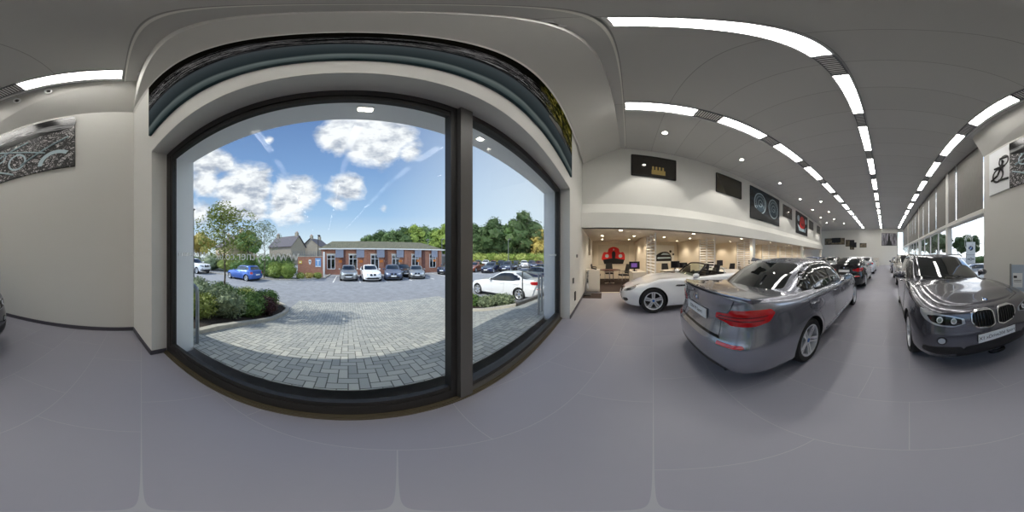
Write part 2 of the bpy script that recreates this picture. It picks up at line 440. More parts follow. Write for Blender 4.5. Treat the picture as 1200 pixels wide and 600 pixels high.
def make_wheel(root, x, y, R, wd, sg, style=0):
    Mx = Matrix.Translation((x, y, R)) @ Matrix.Rotation(sg*PI/2, 4, 'Y')      # local +Z points outward
    h = wd/2; q = R*.71
    t = MB(); t.lathe([(q-.01, -h), (R*.9, -h), (R*.97, -h*.85), (R, -h*.6), (R, h*.6), (R*.975, h*.85), (R*.9, h), (q, h*.93), (q-.015, h*.8)], Mx, 40)
    wheel = t.build('wheel', MAT['rubber'], root, 40)
    r = MB(); r.lathe([(q+.004, h*.93), (q-.006, h*.98), (q-.02, h*.9), (q-.03, h*.5), (q-.035, -h*.9)], Mx, 40)
    r.lathe([(.0, h*.72), (.045, h*.7), (.06, h*.6), (.065, h*.3)], Mx, 20)
    n = 5
    for k in range(n):
        for sgn in (-1, 1):
            a = 2*PI*k/n + (0 if style == 0 else .2)
            da = .13 if style == 0 else .12
            i0, i1 = a+sgn*.5, a+sgn*da
            r0, r1 = .04, q-.012
            w0, w1 = .015, .019
            e0 = Vector((math.cos(i0), math.sin(i0), 0))*r0; e1 = Vector((math.cos(i1), math.sin(i1), 0))*r1
            tx = (e1-e0).normalized(); nx = Vector((-tx.y, tx.x, 0))
            z0, z1 = h*.66, h*.9
            vs = [e0-nx*w0+Vector((0, 0, z0)), e0+nx*w0+Vector((0, 0, z0)), e1+nx*w1+Vector((0, 0, z1)), e1-nx*w1+Vector((0, 0, z1))]
            vs += [v-Vector((0, 0, .035)) for v in vs]
            r.add([Mx @ v for v in vs], [(0,1,2,3),(7,6,5,4),(0,4,5,1),(1,5,6,2),(2,6,7,3),(3,7,4,0)])
    rim = r.build('rim', MAT['alloy'], wheel, 40)
    b = MB(); b.lathe([(0, h*.05), (q*.8, h*.05), (q*.8, -h*.1), (0, -h*.1)], Mx, 24); b.build('brake_disc', MAT['frame_dark'], wheel, 30)
    c = MB(); c.lathe([(0, h*.75), (.03, h*.74), (.033, h*.7)], Mx, 16); c.build('wheel_cap', MAT['badge_blue'], wheel, 30)
def roundel(name, M, r, parent):
    mb = MB(); n = 24
    def ringz(r_, z): return [M @ Vector((r_*math.cos(2*PI*i/n), r_*math.sin(2*PI*i/n), z)) for i in range(n)]
    mb.add(ringz(r, 0)+ringz(r, .006), [(i, (i+1) % n, n+(i+1) % n, n+i) for i in range(n)], 0)
    mb.add(ringz(r, .006)+ringz(r*.92, .008), [(i, (i+1) % n, n+(i+1) % n, n+i) for i in range(n)], 0)
    mb.add(ringz(r*.92, .008)+ringz(r*.62, .0075), [(i, (i+1) % n, n+(i+1) % n, n+i) for i in range(n)], 1)
    c = M @ Vector((0, 0, .008)); b = ringz(r*.62, .0075)
    for i in range(n):
        mb.add([c, b[i], b[(i+1) % n]], [(0, 1, 2)], 2 if (i*4//n) % 2 else 3)
    return mb.build(name, [MAT['chrome'], MAT['black_gloss'], MAT['badge_blue'], MAT['plate_white']], parent)
def mirror(root, x, y, z, sg, s=1.0):
    mb = MB(); rs = []
    for k, (yy, ky) in enumerate(((-.045, .75), (-.03, .95), (.02, 1.0), (.07, .8), (.095, .35), (.1, .05))):
        rs.append([(sg*(x+.05*s)+math.cos(t)*.105*s*ky*(1), y+yy*s, z+math.sin(t)*.068*s*ky) for t in [2*PI*i/14 for i in range(14)]])
    vs = [p for r in rs for p in r]; fs = [(a*14+i, a*14+(i+1) % 14, (a+1)*14+(i+1) % 14, (a+1)*14+i) for a in range(5) for i in range(14)]
    fs += [tuple(range(14))]; mb.add(vs, fs)
    o = mb.build('door_mirror', PAINT, root, 50, fix=True)
    g = MB(); g.box((sg*(x+.05*s), y-.047*s, z), (.17*s, .004, .1*s)); g.build('mirror_glass', MAT['chrome'], o)
    a = MB(); a.tube((sg*(x-.06), y+.03, z-.07), (sg*(x+.04), y+.02, z-.03), .022, .02, 8); a.build('mirror_arm', MAT['black_plastic'], o, 40)
PAINT = mat('paint_master', (150, 150, 150), .3, metal=.6, coat=1)

def plate(root, end, L, bvh, zc, text, name='number_plate', w=.52, h=.11, tilt=0.0):
    """a flat plate on the front (+1) or rear (-1)"""
    o, d = (Vector((0, end*6, zc)), Vector((0, -end, 0)))
    hit = bvh.ray_cast(o, d)[0]; y = hit.y+end*.012
    hit2 = bvh.ray_cast(Vector((w/2*.9, end*6, zc)), d)[0]; hit3 = bvh.ray_cast(Vector((0, end*6, zc-h/2)), d)[0]; hit4 = bvh.ray_cast(Vector((0, end*6, zc+h/2)), d)[0]
    y = max(end*q.y for q in (hit, hit2, hit3, hit4) if q is not None)*end+end*.008
    mb = MB(); mb.box((0, y, zc), (w, .012, h)); p = mb.build(name, MAT['plate_white'], root)
    R = Matrix.Rotation(PI/2, 4, 'X')
    if end > 0: R = Matrix.Rotation(PI, 4, 'Z') @ R
    if text:
        text_mesh('lettering', text, h*.56, MAT['ink'], Matrix.Translation((0, y+end*.0065, zc)) @ R, p, depth=.0006)
    return p
def finish_body(ob): smooth(ob.data, 32)

def build_saloon(rear_text='', front_text=''):
    L, W2, H, wb, fo, R = 4.9, .93, 1.464, 2.97, .83, .335
    ya, yb = L/2-fo, L/2-fo-wb
    root = empty('saloon_car')
    out = [(0, 0), (.25, .01), (.5, .045), (.70, .12), (.84, .25), (.925, .45), (.97, .72), (.99, 1.1), (1, 1.5), (1, 2.0), (1, 2.5), (1, 3.0), (1, 3.4), (1, 3.8), (.992, 4.1), (.972, 4.35), (.93, 4.56), (.85, 4.72), (.70, 4.825), (.45, 4.88), (.22, 4.897), (0, 4.9)]
    rg = [(0, .14, .14, .2), (.55, .14, .14, .19), (.86, .12, .13, .2), (.955, .04, .06, .24), (.985, .0, .02, .34), (1.0, .0, .0, .47), (1.0, .01, .0, .6),
          (.992, .03, .035, [(0, .65), (1, .70), (2.4, .72), (4.2, .72), (4.9, .66)]),
          (.975, .06, .075, [(0, .70), (1, .78), (2.4, .83), (4.2, .86), (4.9, .82)]),
          (.968, .10, .075, [(0, .74), (.4, .79), (1, .86), (2.4, .895), (4.2, .93), (4.9, .96)]),
          (.945, .14, .07, [(0, .765), (.4, .82), (1, .90), (1.5, .93), (2.4, .945), (4.0, .985), (4.6, 1.03), (4.9, 1.055)]),
          (.90, .19, .045, [(0, .78), (.4, .84), (1, .93), (1.5, .965), (2.4, .97), (4.0, 1.03), (4.6, 1.08), (4.9, 1.115)]),
          (.84, .22, .10, [(0, .79), (.4, .86), (1, .95), (1.5, .985), (2.4, .99), (4.0, 1.05), (4.6, 1.09), (4.9, 1.105)]),
          (.5, .24, .12, [(0, .80), (.4, .875), (1, .965), (1.5, 1.0), (2.4, 1.0), (4.0, 1.06), (4.6, 1.10), (4.9, 1.12)]),
          (.22, .24, .12, [(0, .80), (.4, .88), (1, .975), (1.5, 1.01), (2.4, 1.0), (4.0, 1.065), (4.6, 1.105), (4.9, 1.125)]),
          (0, .24, .12, [(0, .80), (.4, .88), (1, .98), (1.5, 1.012), (2.4, 1.0), (4.0, 1.065), (4.6, 1.105), (4.9, 1.125)])]
    sh = shell(out, rg, L, W2, 4, 3, (ya, yb), R)
    body = sh.build('body', [PAINT, MAT['black_matte']], root, fix=True)
    bv = mesh_bvh(body)
    cut = []
    for y in (ya, yb):
        for sg in (-1, 1):
            c = MB(); c.tube((sg*.62, y, R), (sg*1.2, y, R), R+.035, n=36); cut.append(c)
    boolean(body, cut); finish_body(body)
    bvc = mesh_bvh(body)
    # greenhouse
    go = [(0, 1.40), (.35, 1.43), (.65, 1.52), (.85, 1.68), (.95, 1.95), (.99, 2.3), (1, 2.7), (1, 3.1), (.99, 3.5), (.96, 3.82), (.87, 4.05), (.65, 4.2), (.35, 4.28), (0, 4.30)]
    gr = [(0, 0, 0, .9), (.6, .0, .0, .9), (.925, .0, .0, .90), (.905, .12, .10, 1.0), (.86, .32, .30, 1.12), (.795, .56, .54, 1.25), (.725, .78, .80, 1.35), (.66, .90, .95, 1.40), (.56, .99, 1.08, 1.428), (.4, 1.06, 1.16, 1.448), (.2, 1.1, 1.2, 1.46), (0, 1.1, 1.2, 1.464)]
    gh = shell(go, gr, L, W2, 4, 3).build('roof', PAINT, root, fix=True); smooth(gh.data, 40)
    gv = mesh_bvh(gh)
    def Y(s): return L/2-s
    decal('windscreen', gv, projector('front'), [(-.66, 1.02), (.66, 1.02), (.575, 1.34), (.5, 1.385), (-.5, 1.385), (-.575, 1.34)], MAT['car_glass'], root, off=.003, round_=.12)
    decal('rear_window', gv, projector('rear'), [(-.60, 1.085), (-.4, 1.06), (.4, 1.06), (.60, 1.085), (.555, 1.24), (.50, 1.355), (.40, 1.385), (-.40, 1.385), (-.50, 1.355), (-.555, 1.24)], MAT['car_glass'], root, off=.004, round_=.12)
    for sg in (-1, 1):
        pj = projector('side', sign=sg)
        dlo = [(Y(1.75), .985), (Y(2.2), 1.20), (Y(2.5), 1.335), (Y(2.75), 1.375), (Y(3.1), 1.38), (Y(3.35), 1.35), (Y(3.6), 1.25), (Y(3.80), 1.10), (Y(3.76), 1.05), (Y(3.6), 1.035), (Y(2.6), 1.0)]
        decal('window_surround', gv, pj, grow(dlo, .016), MAT['black_gloss'], root, off=.004, round_=.12)
        decal('front_side_window', gv, pj, [(Y(1.82), .995), (Y(2.22), 1.195), (Y(2.5), 1.322), (Y(2.83), 1.365), (Y(2.86), 1.015)], MAT['car_glass'], root, off=.009, round_=.08)
        decal('rear_side_window', gv, pj, [(Y(2.92), 1.015), (Y(2.89), 1.365), (Y(3.1), 1.365), (Y(3.33), 1.337), (Y(3.50), 1.275), (Y(3.50), 1.04)], MAT['car_glass'], root, off=.009, round_=.08)
        decal('quarter_window', gv, pj, [(Y(3.54), 1.05), (Y(3.54), 1.26), (Y(3.62), 1.215), (Y(3.75), 1.10), (Y(3.73), 1.065)], MAT['car_glass'], root, off=.009, round_=.12)
        decal('belt_trim', gv, pj, stroke([(Y(1.8), .972), (Y(2.6), .985), (Y(3.6), 1.018), (Y(3.80), 1.035)], .014), MAT['black_gloss'], root, off=.012)
        f_door = [(Y(1.72), .95), (Y(1.66), .8), (Y(1.60), .55), (Y(1.62), .36), (Y(2.66), .33), (Y(2.83), .42), (Y(2.86), .96)]
        r_door = [(Y(2.87), .96), (Y(2.84), .42), (Y(2.70), .33), (Y(3.35), .33), (Y(3.40), .52), (Y(3.55), .72), (Y(3.78), .82), (Y(3.82), .985)]
        for nm, dp, hy in (('front_door', f_door, 2.70), ('rear_door', r_door, 3.62)):
            decal('seam', bvc, pj, grow(dp, .005), MAT['black_matte'], root, off=.0012, step=(.1, .05), round_=.1, skirt=.004).name = nm+'_gap'
            dr = decal(nm, bvc, pj, dp, PAINT, root, off=.0035, step=(.08, .03), round_=.1, skirt=.004)
            decal('door_handle', bvc, pj, [(Y(hy-.11), .84), (Y(hy+.11), .85), (Y(hy+.11), .88), (Y(hy-.11), .87)], PAINT, dr, off=.034, round_=.3)
        decal('sill_skirt', bvc, pj, [(Y(1.45), .30), (Y(1.45), .25), (Y(3.2), .25), (Y(3.2), .30)], PAINT, root, off=.018, round_=.1)
        mirror(root, .93, Y(1.98), 1.03, sg)
        for y in (ya, yb): make_wheel(root, sg*(W2-.125), y, R, .225, sg)
        # tail lamps wrap the corner
        cy = -L/2+.62
        tp = projector('cyl', cx=.36, cy=cy, sign=sg, end=-1)
        lamp = decal('tail_lamp', bv, tp, [(5, .865), (7, .925), (24, .945), (27, .985), (50, 1.0), (68, .995), (73, .95), (66, .87), (50, .835), (27, .825), (22, .845)], MAT['tail_red'], root, off=.007, step=(3, .03), round_=.15)
        decal('lamp_bar', bv, tp, stroke([(9, .872), (30, .882), (60, .895)], .012), MAT['tail_dark_red'], lamp, off=.0095, step=(3, .03))
        decal('lamp_bar', bv, tp, stroke([(10, .90), (30, .917), (64, .935)], .010), MAT['tail_dark_red'], lamp, off=.0095, step=(3, .03))
        decal('lamp_seam', bv, tp, stroke([(30, .82), (29.5, .97)], .012*60), MAT['black_gloss'], lamp, off=.0095, step=(3, .03)) if False else None
        decal('bumper_reflector', bv, tp, [(14, .605), (14, .635), (40, .64), (42, .62), (39, .607)], MAT['tail_red'], root, off=.006, step=(3, .03))
        hp = projector('cyl', cx=.36, cy=L/2-.62, sign=sg, end=1)
        hl = decal('headlamp', bv, hp, [(2, .655), (4, .72), (25, .755), (50, .775), (58, .775), (50, .70), (35, .665), (15, .645)], MAT['clear_lamp'], root, off=.006, step=(3, .03), round_=.15)
        decal('fog_lamp', bv, hp, [(20, .34), (20, .40), (38, .41), (38, .35)], MAT['black_gloss'], root, off=.006, step=(3, .03), round_=.3)
        fp = projector('front')
        kd = [(sg*.035, .60), (sg*.05, .74), (sg*.20, .74), (sg*.30, .715), (sg*.29, .62), (sg*.18, .585)]
        kg = decal('grille_surround', bv, fp, grow(kd, .014), MAT['chrome'], root, off=.012, round_=.2)
        decal('grille', bv, fp, kd, MAT['black_gloss'], kg, off=.016, round_=.2)
        ex = MB(); ex.tube((sg*.52, -L/2+.13, .235), (sg*.52, -L/2+.35, .235), .04, n=16, cap=False); ex.tube((sg*.52, -L/2+.17, .235), (sg*.52, -L/2+.18, .235), .038, n=16)
        ex.build('exhaust_tip', MAT['chrome'], root, 40)
    decal('lower_grille', bv, projector('front'), [(-.62, .32), (-.5, .44), (.5, .44), (.62, .32), (.5, .27), (-.5, .27)], MAT['black_plastic'], root, off=.006, round_=.1)
    decal('diffuser', bv, projector('rear'), [(-.66, .205), (-.60, .30), (-.45, .335), (.45, .335), (.60, .30), (.66, .205)], MAT['black_plastic'], root, off=.004, round_=.1)
    decal('bumper_step', bv, projector('rear'), [(-.52, .655), (-.50, .685), (.50, .685), (.52, .655)], MAT['black_gloss'], root, off=.001, skirt=.02)
    decal('boot_seam', bv, projector('rear'), stroke([(-.50, .66), (-.485, .84), (-.60, .99), (-.64, 1.08)], .006), MAT['black_matte'], root, off=.001)
    decal('boot_seam', bv, projector('rear'), stroke([(.50, .66), (.485, .84), (.60, .99), (.64, 1.08)], .006), MAT['black_matte'], root, off=.001)
    decal('bonnet_seam', bv, projector('top'), stroke([(-.82, Y(1.5)), (-.80, Y(.9)), (-.66, Y(.42))], .006), MAT['black_matte'], root, off=.001)
    decal('bonnet_seam', bv, projector('top'), stroke([(.82, Y(1.5)), (.80, Y(.9)), (.66, Y(.42))], .006), MAT['black_matte'], root, off=.001)
    # boot lip
    sp = MB(); n = 17; pr = []
    for i in range(n):
        x = -.78+1.56*i/(n-1); y = -L/2+.10+.16*(abs(x)/.78)**2.4
        z = 1.118-.03*(abs(x)/.78)**2
        pr.append([(x, y+.14, z-.012), (x, y+.02, z+.012), (x, y-.035, z+.026), (x, y-.04, z+.016), (x, y+.0, z-.03)])
    vs = [p for r in pr for p in r]; fs = [(a*5+i, a*5+i+1, (a+1)*5+i+1, (a+1)*5+i) for a in range(n-1) for i in range(4)]
    sp.add(vs, fs+[(0, 1, 2, 3, 4), tuple((n-1)*5+k for k in (4, 3, 2, 1, 0))]); sp.build('boot_spoiler', PAINT, root, 50, fix=True)
    af = MB(); af.add([(-.03, Y(3.72), 1.44), (.03, Y(3.72), 1.44), (.0, Y(3.92), 1.48), (.022, Y(3.9), 1.42), (-.022, Y(3.9), 1.42), (0, Y(3.95), 1.42)], [(0, 1, 2), (1, 3, 2), (3, 5, 2), (5, 4, 2), (4, 0, 2)]); af.build('roof_aerial', PAINT, root)
    plate(root, -1, L, bv, .855, rear_text, 'rear_plate'); plate(root, 1, L, bv, .48, front_text, 'front_plate')
    hz = bv.ray_cast(Vector((0, -6, 1.0)), Vector((0, 1, 0)))[0]
    roundel('boot_badge', Matrix.Translation((0, hz.y-.001, 1.0)) @ Matrix.Rotation(PI/2, 4, 'X'), .041, root)
    hz = bv.ray_cast(Vector((0, Y(.36), 3)), Vector((0, 0, -1)))[0]
    roundel('bonnet_badge', Matrix.Translation((0, Y(.36), hz.z)) @ Matrix.Rotation(-.3, 4, 'X'), .041, root)
    return root

def build_suv(front_text='', kind='suv'):
    L, W2, H, wb, fo, R = 4.45, .90, 1.545, 2.76, .84, .335
    ya, yb = L/2-fo, L/2-fo-wb
    root = empty('crossover_car')
    out = [(0, 0), (.25, .009), (.5, .035), (.70, .085), (.85, .18), (.94, .34), (.98, .6), (.995, .95), (1, 1.4), (1, 1.9), (1, 2.4), (1, 2.9), (1, 3.3), (.995, 3.6), (.98, 3.9), (.95, 4.15), (.88, 4.32), (.72, 4.41), (.45, 4.44), (.22, 4.449), (0, 4.45)]
    rg = [(0, .15, .14, .26), (.55, .15, .14, .25), (.86, .12, .13, .26), (.955, .05, .05, .29), (.99, .01, .02, .38), (1.0, .0, .0, .5), (1.0, .01, .0, .62),
          (.99, .03, .03, [(0, .70), (1, .74), (2.4, .76), (4.45, .74)]),
          (.972, .045, .06, [(0, .78), (.5, .82), (1, .87), (2.4, .90), (4.45, .88)]),
          (.965, .07, .06, [(0, .85), (.5, .90), (1, .94), (2.4, .97), (4.45, 1.0)]),
          (.94, .11, .07, [(0, .885), (.4, .935), (1, .985), (2.4, 1.01), (4.45, 1.06)]),
          (.885, .17, .09, [(0, .90), (.4, .96), (1, 1.015), (2.4, 1.03), (4.45, 1.08)]),
          (.74, .21, .12, [(0, .905), (.4, .965), (1, 1.02), (2.4, 1.03), (4.45, 1.09)]),
          (.66, .22, .12, [(0, .92), (.4, .985), (1, 1.035), (1.3, 1.05), (2.4, 1.04), (4.45, 1.09)]),
          (.3, .23, .12, [(0, .925), (.4, .99), (1, 1.05), (1.3, 1.065), (2.4, 1.04), (4.45, 1.09)]),
          (0, .23, .12, [(0, .925), (.4, .992), (1, 1.055), (1.3, 1.07), (2.4, 1.04), (4.45, 1.09)])]
    body = shell(out, rg, L, W2, 4, 3, (ya, yb), R, .018).build('body', [PAINT, MAT['black_matte']], root, fix=True)
    bv = mesh_bvh(body); cut = []
    for y in (ya, yb):
        for sg in (-1, 1):
            c = MB(); c.tube((sg*.58, y, R), (sg*1.2, y, R), R+.045, n=36); cut.append(c)
    boolean(body, cut); finish_body(body); bvc = mesh_bvh(body)
    go = [(0, 1.28), (.35, 1.31), (.65, 1.40), (.85, 1.56), (.95, 1.85), (.99, 2.2), (1, 2.6), (1, 3.0), (1, 3.4), (.99, 3.75), (.95, 4.05), (.82, 4.25), (.5, 4.33), (0, 4.35)]
    gr = [(0, 0, 0, .96), (.6, 0, 0, .96), (.925, .0, .0, .96), (.905, .12, .03, 1.07), (.865, .32, .08, 1.19), (.81, .54, .15, 1.32), (.75, .74, .22, 1.43), (.69, .84, .24, 1.48), (.58, .93, .22, 1.508), (.4, .99, .2, 1.53), (.2, 1.02, .18, 1.542), (0, 1.02, .18, 1.545)]
    gh = shell(go, gr, L, W2, 4, 3).build('roof', PAINT, root, fix=True); smooth(gh.data, 40); gv = mesh_bvh(gh)
    def Y(s): return L/2-s
    decal('windscreen', gv, projector('front'), [(-.68, 1.07), (.68, 1.07), (.60, 1.42), (.54, 1.47), (-.54, 1.47), (-.60, 1.42)], MAT['car_glass'], root, off=.003, round_=.1)
    decal('rear_window', gv, projector('rear'), [(-.64, 1.14), (.64, 1.14), (.56, 1.43), (-.56, 1.43)], MAT['car_glass'], root, off=.004, round_=.12)
    for sg in (-1, 1):
        pj = projector('side', sign=sg)
        dlo = [(Y(1.66), 1.06), (Y(2.0), 1.25), (Y(2.3), 1.405), (Y(2.6), 1.455), (Y(3.2), 1.46), (Y(3.7), 1.44), (Y(4.0), 1.36), (Y(4.08), 1.17), (Y(3.9), 1.12), (Y(2.6), 1.08)]
        decal('window_surround', gv, pj, grow(dlo, .016), MAT['black_gloss'], root, off=.004, round_=.12)
        decal('front_side_window', gv, pj, [(Y(1.74), 1.07), (Y(2.02), 1.24), (Y(2.31), 1.39), (Y(2.63), 1.44), (Y(2.66), 1.09)], MAT['car_glass'], root, off=.009, round_=.08)
        decal('rear_side_window', gv, pj, [(Y(2.72), 1.09), (Y(2.69), 1.44), (Y(3.2), 1.447), (Y(3.48), 1.44), (Y(3.5), 1.115)], MAT['car_glass'], root, off=.009, round_=.08)
        decal('quarter_window', gv, pj, [(Y(3.56), 1.12), (Y(3.54), 1.435), (Y(3.72), 1.425), (Y(3.96), 1.345), (Y(4.04), 1.18), (Y(3.9), 1.135)], MAT['car_glass'], root, off=.009, round_=.12)
        f_door = [(Y(1.62), 1.03), (Y(1.56), .8), (Y(1.55), .45), (Y(1.6), .38), (Y(2.5), .38), (Y(2.63), .46), (Y(2.66), 1.05)]
        r_door = [(Y(2.68), 1.05), (Y(2.65), .46), (Y(2.56), .38), (Y(3.1), .38), (Y(3.14), .52), (Y(3.28), .74), (Y(3.5), .88), (Y(3.53), 1.07)]
        for nm, dp, hy in (('front_door', f_door, 2.5), ('rear_door', r_door, 3.36)):
            decal(nm+'_gap', bvc, pj, grow(dp, .005), MAT['black_matte'], root, off=.0012, step=(.1, .05), round_=.1, skirt=.004)
            dr = decal(nm, bvc, pj, dp, PAINT, root, off=.0035, step=(.08, .03), round_=.1, skirt=.004)
            decal('door_handle', bvc, pj, [(Y(hy-.1), .90), (Y(hy+.1), .91), (Y(hy+.1), .94), (Y(hy-.1), .93)], PAINT, dr, off=.03, round_=.3)
        decal('sill_cladding', bvc, pj, [(Y(1.42), .36), (Y(1.42), .30), (Y(3.1), .30), (Y(3.1), .36)], MAT['black_plastic'], root, off=.018, round_=.1)
        mirror(root, .90, Y(1.86), 1.12, sg, 1.1)
        for y in (ya, yb): make_wheel(root, sg*(W2-.12), y, R, .225, sg)
        rl = MB(); rl.path([(sg*.60, Y(2.25), 1.49), (sg*.605, Y(2.4), 1.535), (sg*.61, Y(3.1), 1.545), (sg*.60, Y(3.8), 1.525), (sg*.59, Y(3.95), 1.48)], .016, 8); rl.build('roof_rail', MAT['black_plastic'], root, 60)
        tp = projector('cyl', cx=.36, cy=-L/2+.6, sign=sg, end=-1)
        decal('tail_lamp', bv, tp, [(8, .82), (10, .98), (40, 1.02), (62, 1.03), (66, .96), (50, .84), (30, .80)], MAT['tail_red'], root, off=.007, step=(3, .03), round_=.15)
        hp = projector('cyl', cx=.36, cy=L/2-.62, sign=sg, end=1)
        sur = [(2, .745), (3, .80), (14, .835), (30, .862), (48, .885), (60, .895), (57, .84), (48, .785), (34, .735), (16, .715)]
        hb = decal('headlamp', bv, hp, sur, MAT['clear_lamp'], root, off=.006, step=(3, .03), round_=.15)
        decal('lamp_housing', bv, hp, [(6, .745), (6, .80), (20, .835), (34, .85), (46, .84), (40, .78), (28, .745), (14, .73)], MAT['black_gloss'], hb, off=.009, step=(3, .03), round_=.15)
        for a, z, r in ((15, .785, .034), (30, .80, .036)):
            k = r/.6*57
            cp = [(a+k*math.cos(t), z+r*math.sin(t)) for t in [2*PI*i/16 for i in range(16)]]
            decal('lamp_ring', bv, hp, cp, MAT['lamp_white'], hb, off=.013, step=(2, .02))
            decal('lamp_lens', bv, hp, [(a+(p[0]-a)*.68, z+(p[1]-z)*.68) for p in cp], MAT['clear_lamp'], hb, off=.016, step=(2, .02))
        cp = [(27+5.2*math.cos(t), .555+.05*math.sin(t)) for t in [2*PI*i/20 for i in range(20)]]
        fg = decal('fog_lamp', bv, hp, cp, MAT['black_gloss'], root, off=.006, step=(3, .03))
        decal('fog_lens', bv, hp, [(27+(p[0]-27)*.7, .555+(p[1]-.555)*.7) for p in cp], MAT['clear_lamp'], fg, off=.01, step=(2, .02))
        decal('side_intake', bv, hp, [(2, .36), (8, .46), (26, .475), (48, .46), (50, .39), (30, .345)], MAT['black_plastic'], root, off=.004, step=(3, .03), round_=.15)
        kd = [(sg*.03, .69), (sg*.04, .83), (sg*.075, .865), (sg*.23, .87), (sg*.30, .84), (sg*.305, .76), (sg*.25, .69), (sg*.10, .665)]
        kg = decal('grille_surround', bv, projector('front'), grow(kd, .016), MAT['chrome'], root, off=.016, round_=.22, skirt=.02)
        kk = decal('grille', bv, projector('front'), kd, MAT['black_matte'], kg, off=.019, round_=.22)
        for i in range(7):
            x = sg*(.062+.036*i); decal('grille_bar', bv, projector('front'), [(x-.005, .69 if i < 6 else .71), (x-.005, .855), (x+.005, .855), (x+.005, .69 if i < 6 else .71)], MAT['black_gloss'], kg, off=.03, skirt=.012)
    decal('lower_grille', bv, projector('front'), [(-.50, .33), (-.38, .46), (.38, .46), (.50, .33), (.42, .30), (-.42, .30)], MAT['black_plastic'], root, off=.004, round_=.1)
    decal('skid_plate', bv, projector('front'), stroke([(-.62, .31), (-.45, .285), (.45, .285), (.62, .31)], .03), MAT['grey_metal'], root, off=.014)
    decal('bonnet_seam', bv, projector('top'), stroke([(-.74, Y(1.4)), (-.74, Y(.8)), (-.60, Y(.32)), (-.34, Y(.19))], .006), MAT['black_matte'], root, off=.001)
    decal('bonnet_seam', bv, projector('top'), stroke([(.74, Y(1.4)), (.74, Y(.8)), (.60, Y(.32)), (.34, Y(.19))], .006), MAT['black_matte'], root, off=.001)
    for x in (-.3, .25):
        wp = MB(); wp.path([(x, Y(1.36), 1.085), (x+.2, Y(1.44), 1.12), (x+.42, Y(1.52), 1.135)], .008, 6); wp.build('wiper', MAT['black_plastic'], root, 60)
    plate(root, 1, L, bv, .54, front_text, 'front_plate'); plate(root, -1, L, bv, .9, '', 'rear_plate')
    hz = bv.ray_cast(Vector((0, Y(.27), 3)), Vector((0, 0, -1)))[0]
    roundel('bonnet_badge', Matrix.Translation((0, Y(.27), hz.z)) @ Matrix.Rotation(-.45, 4, 'X'), .041, root)
    return root

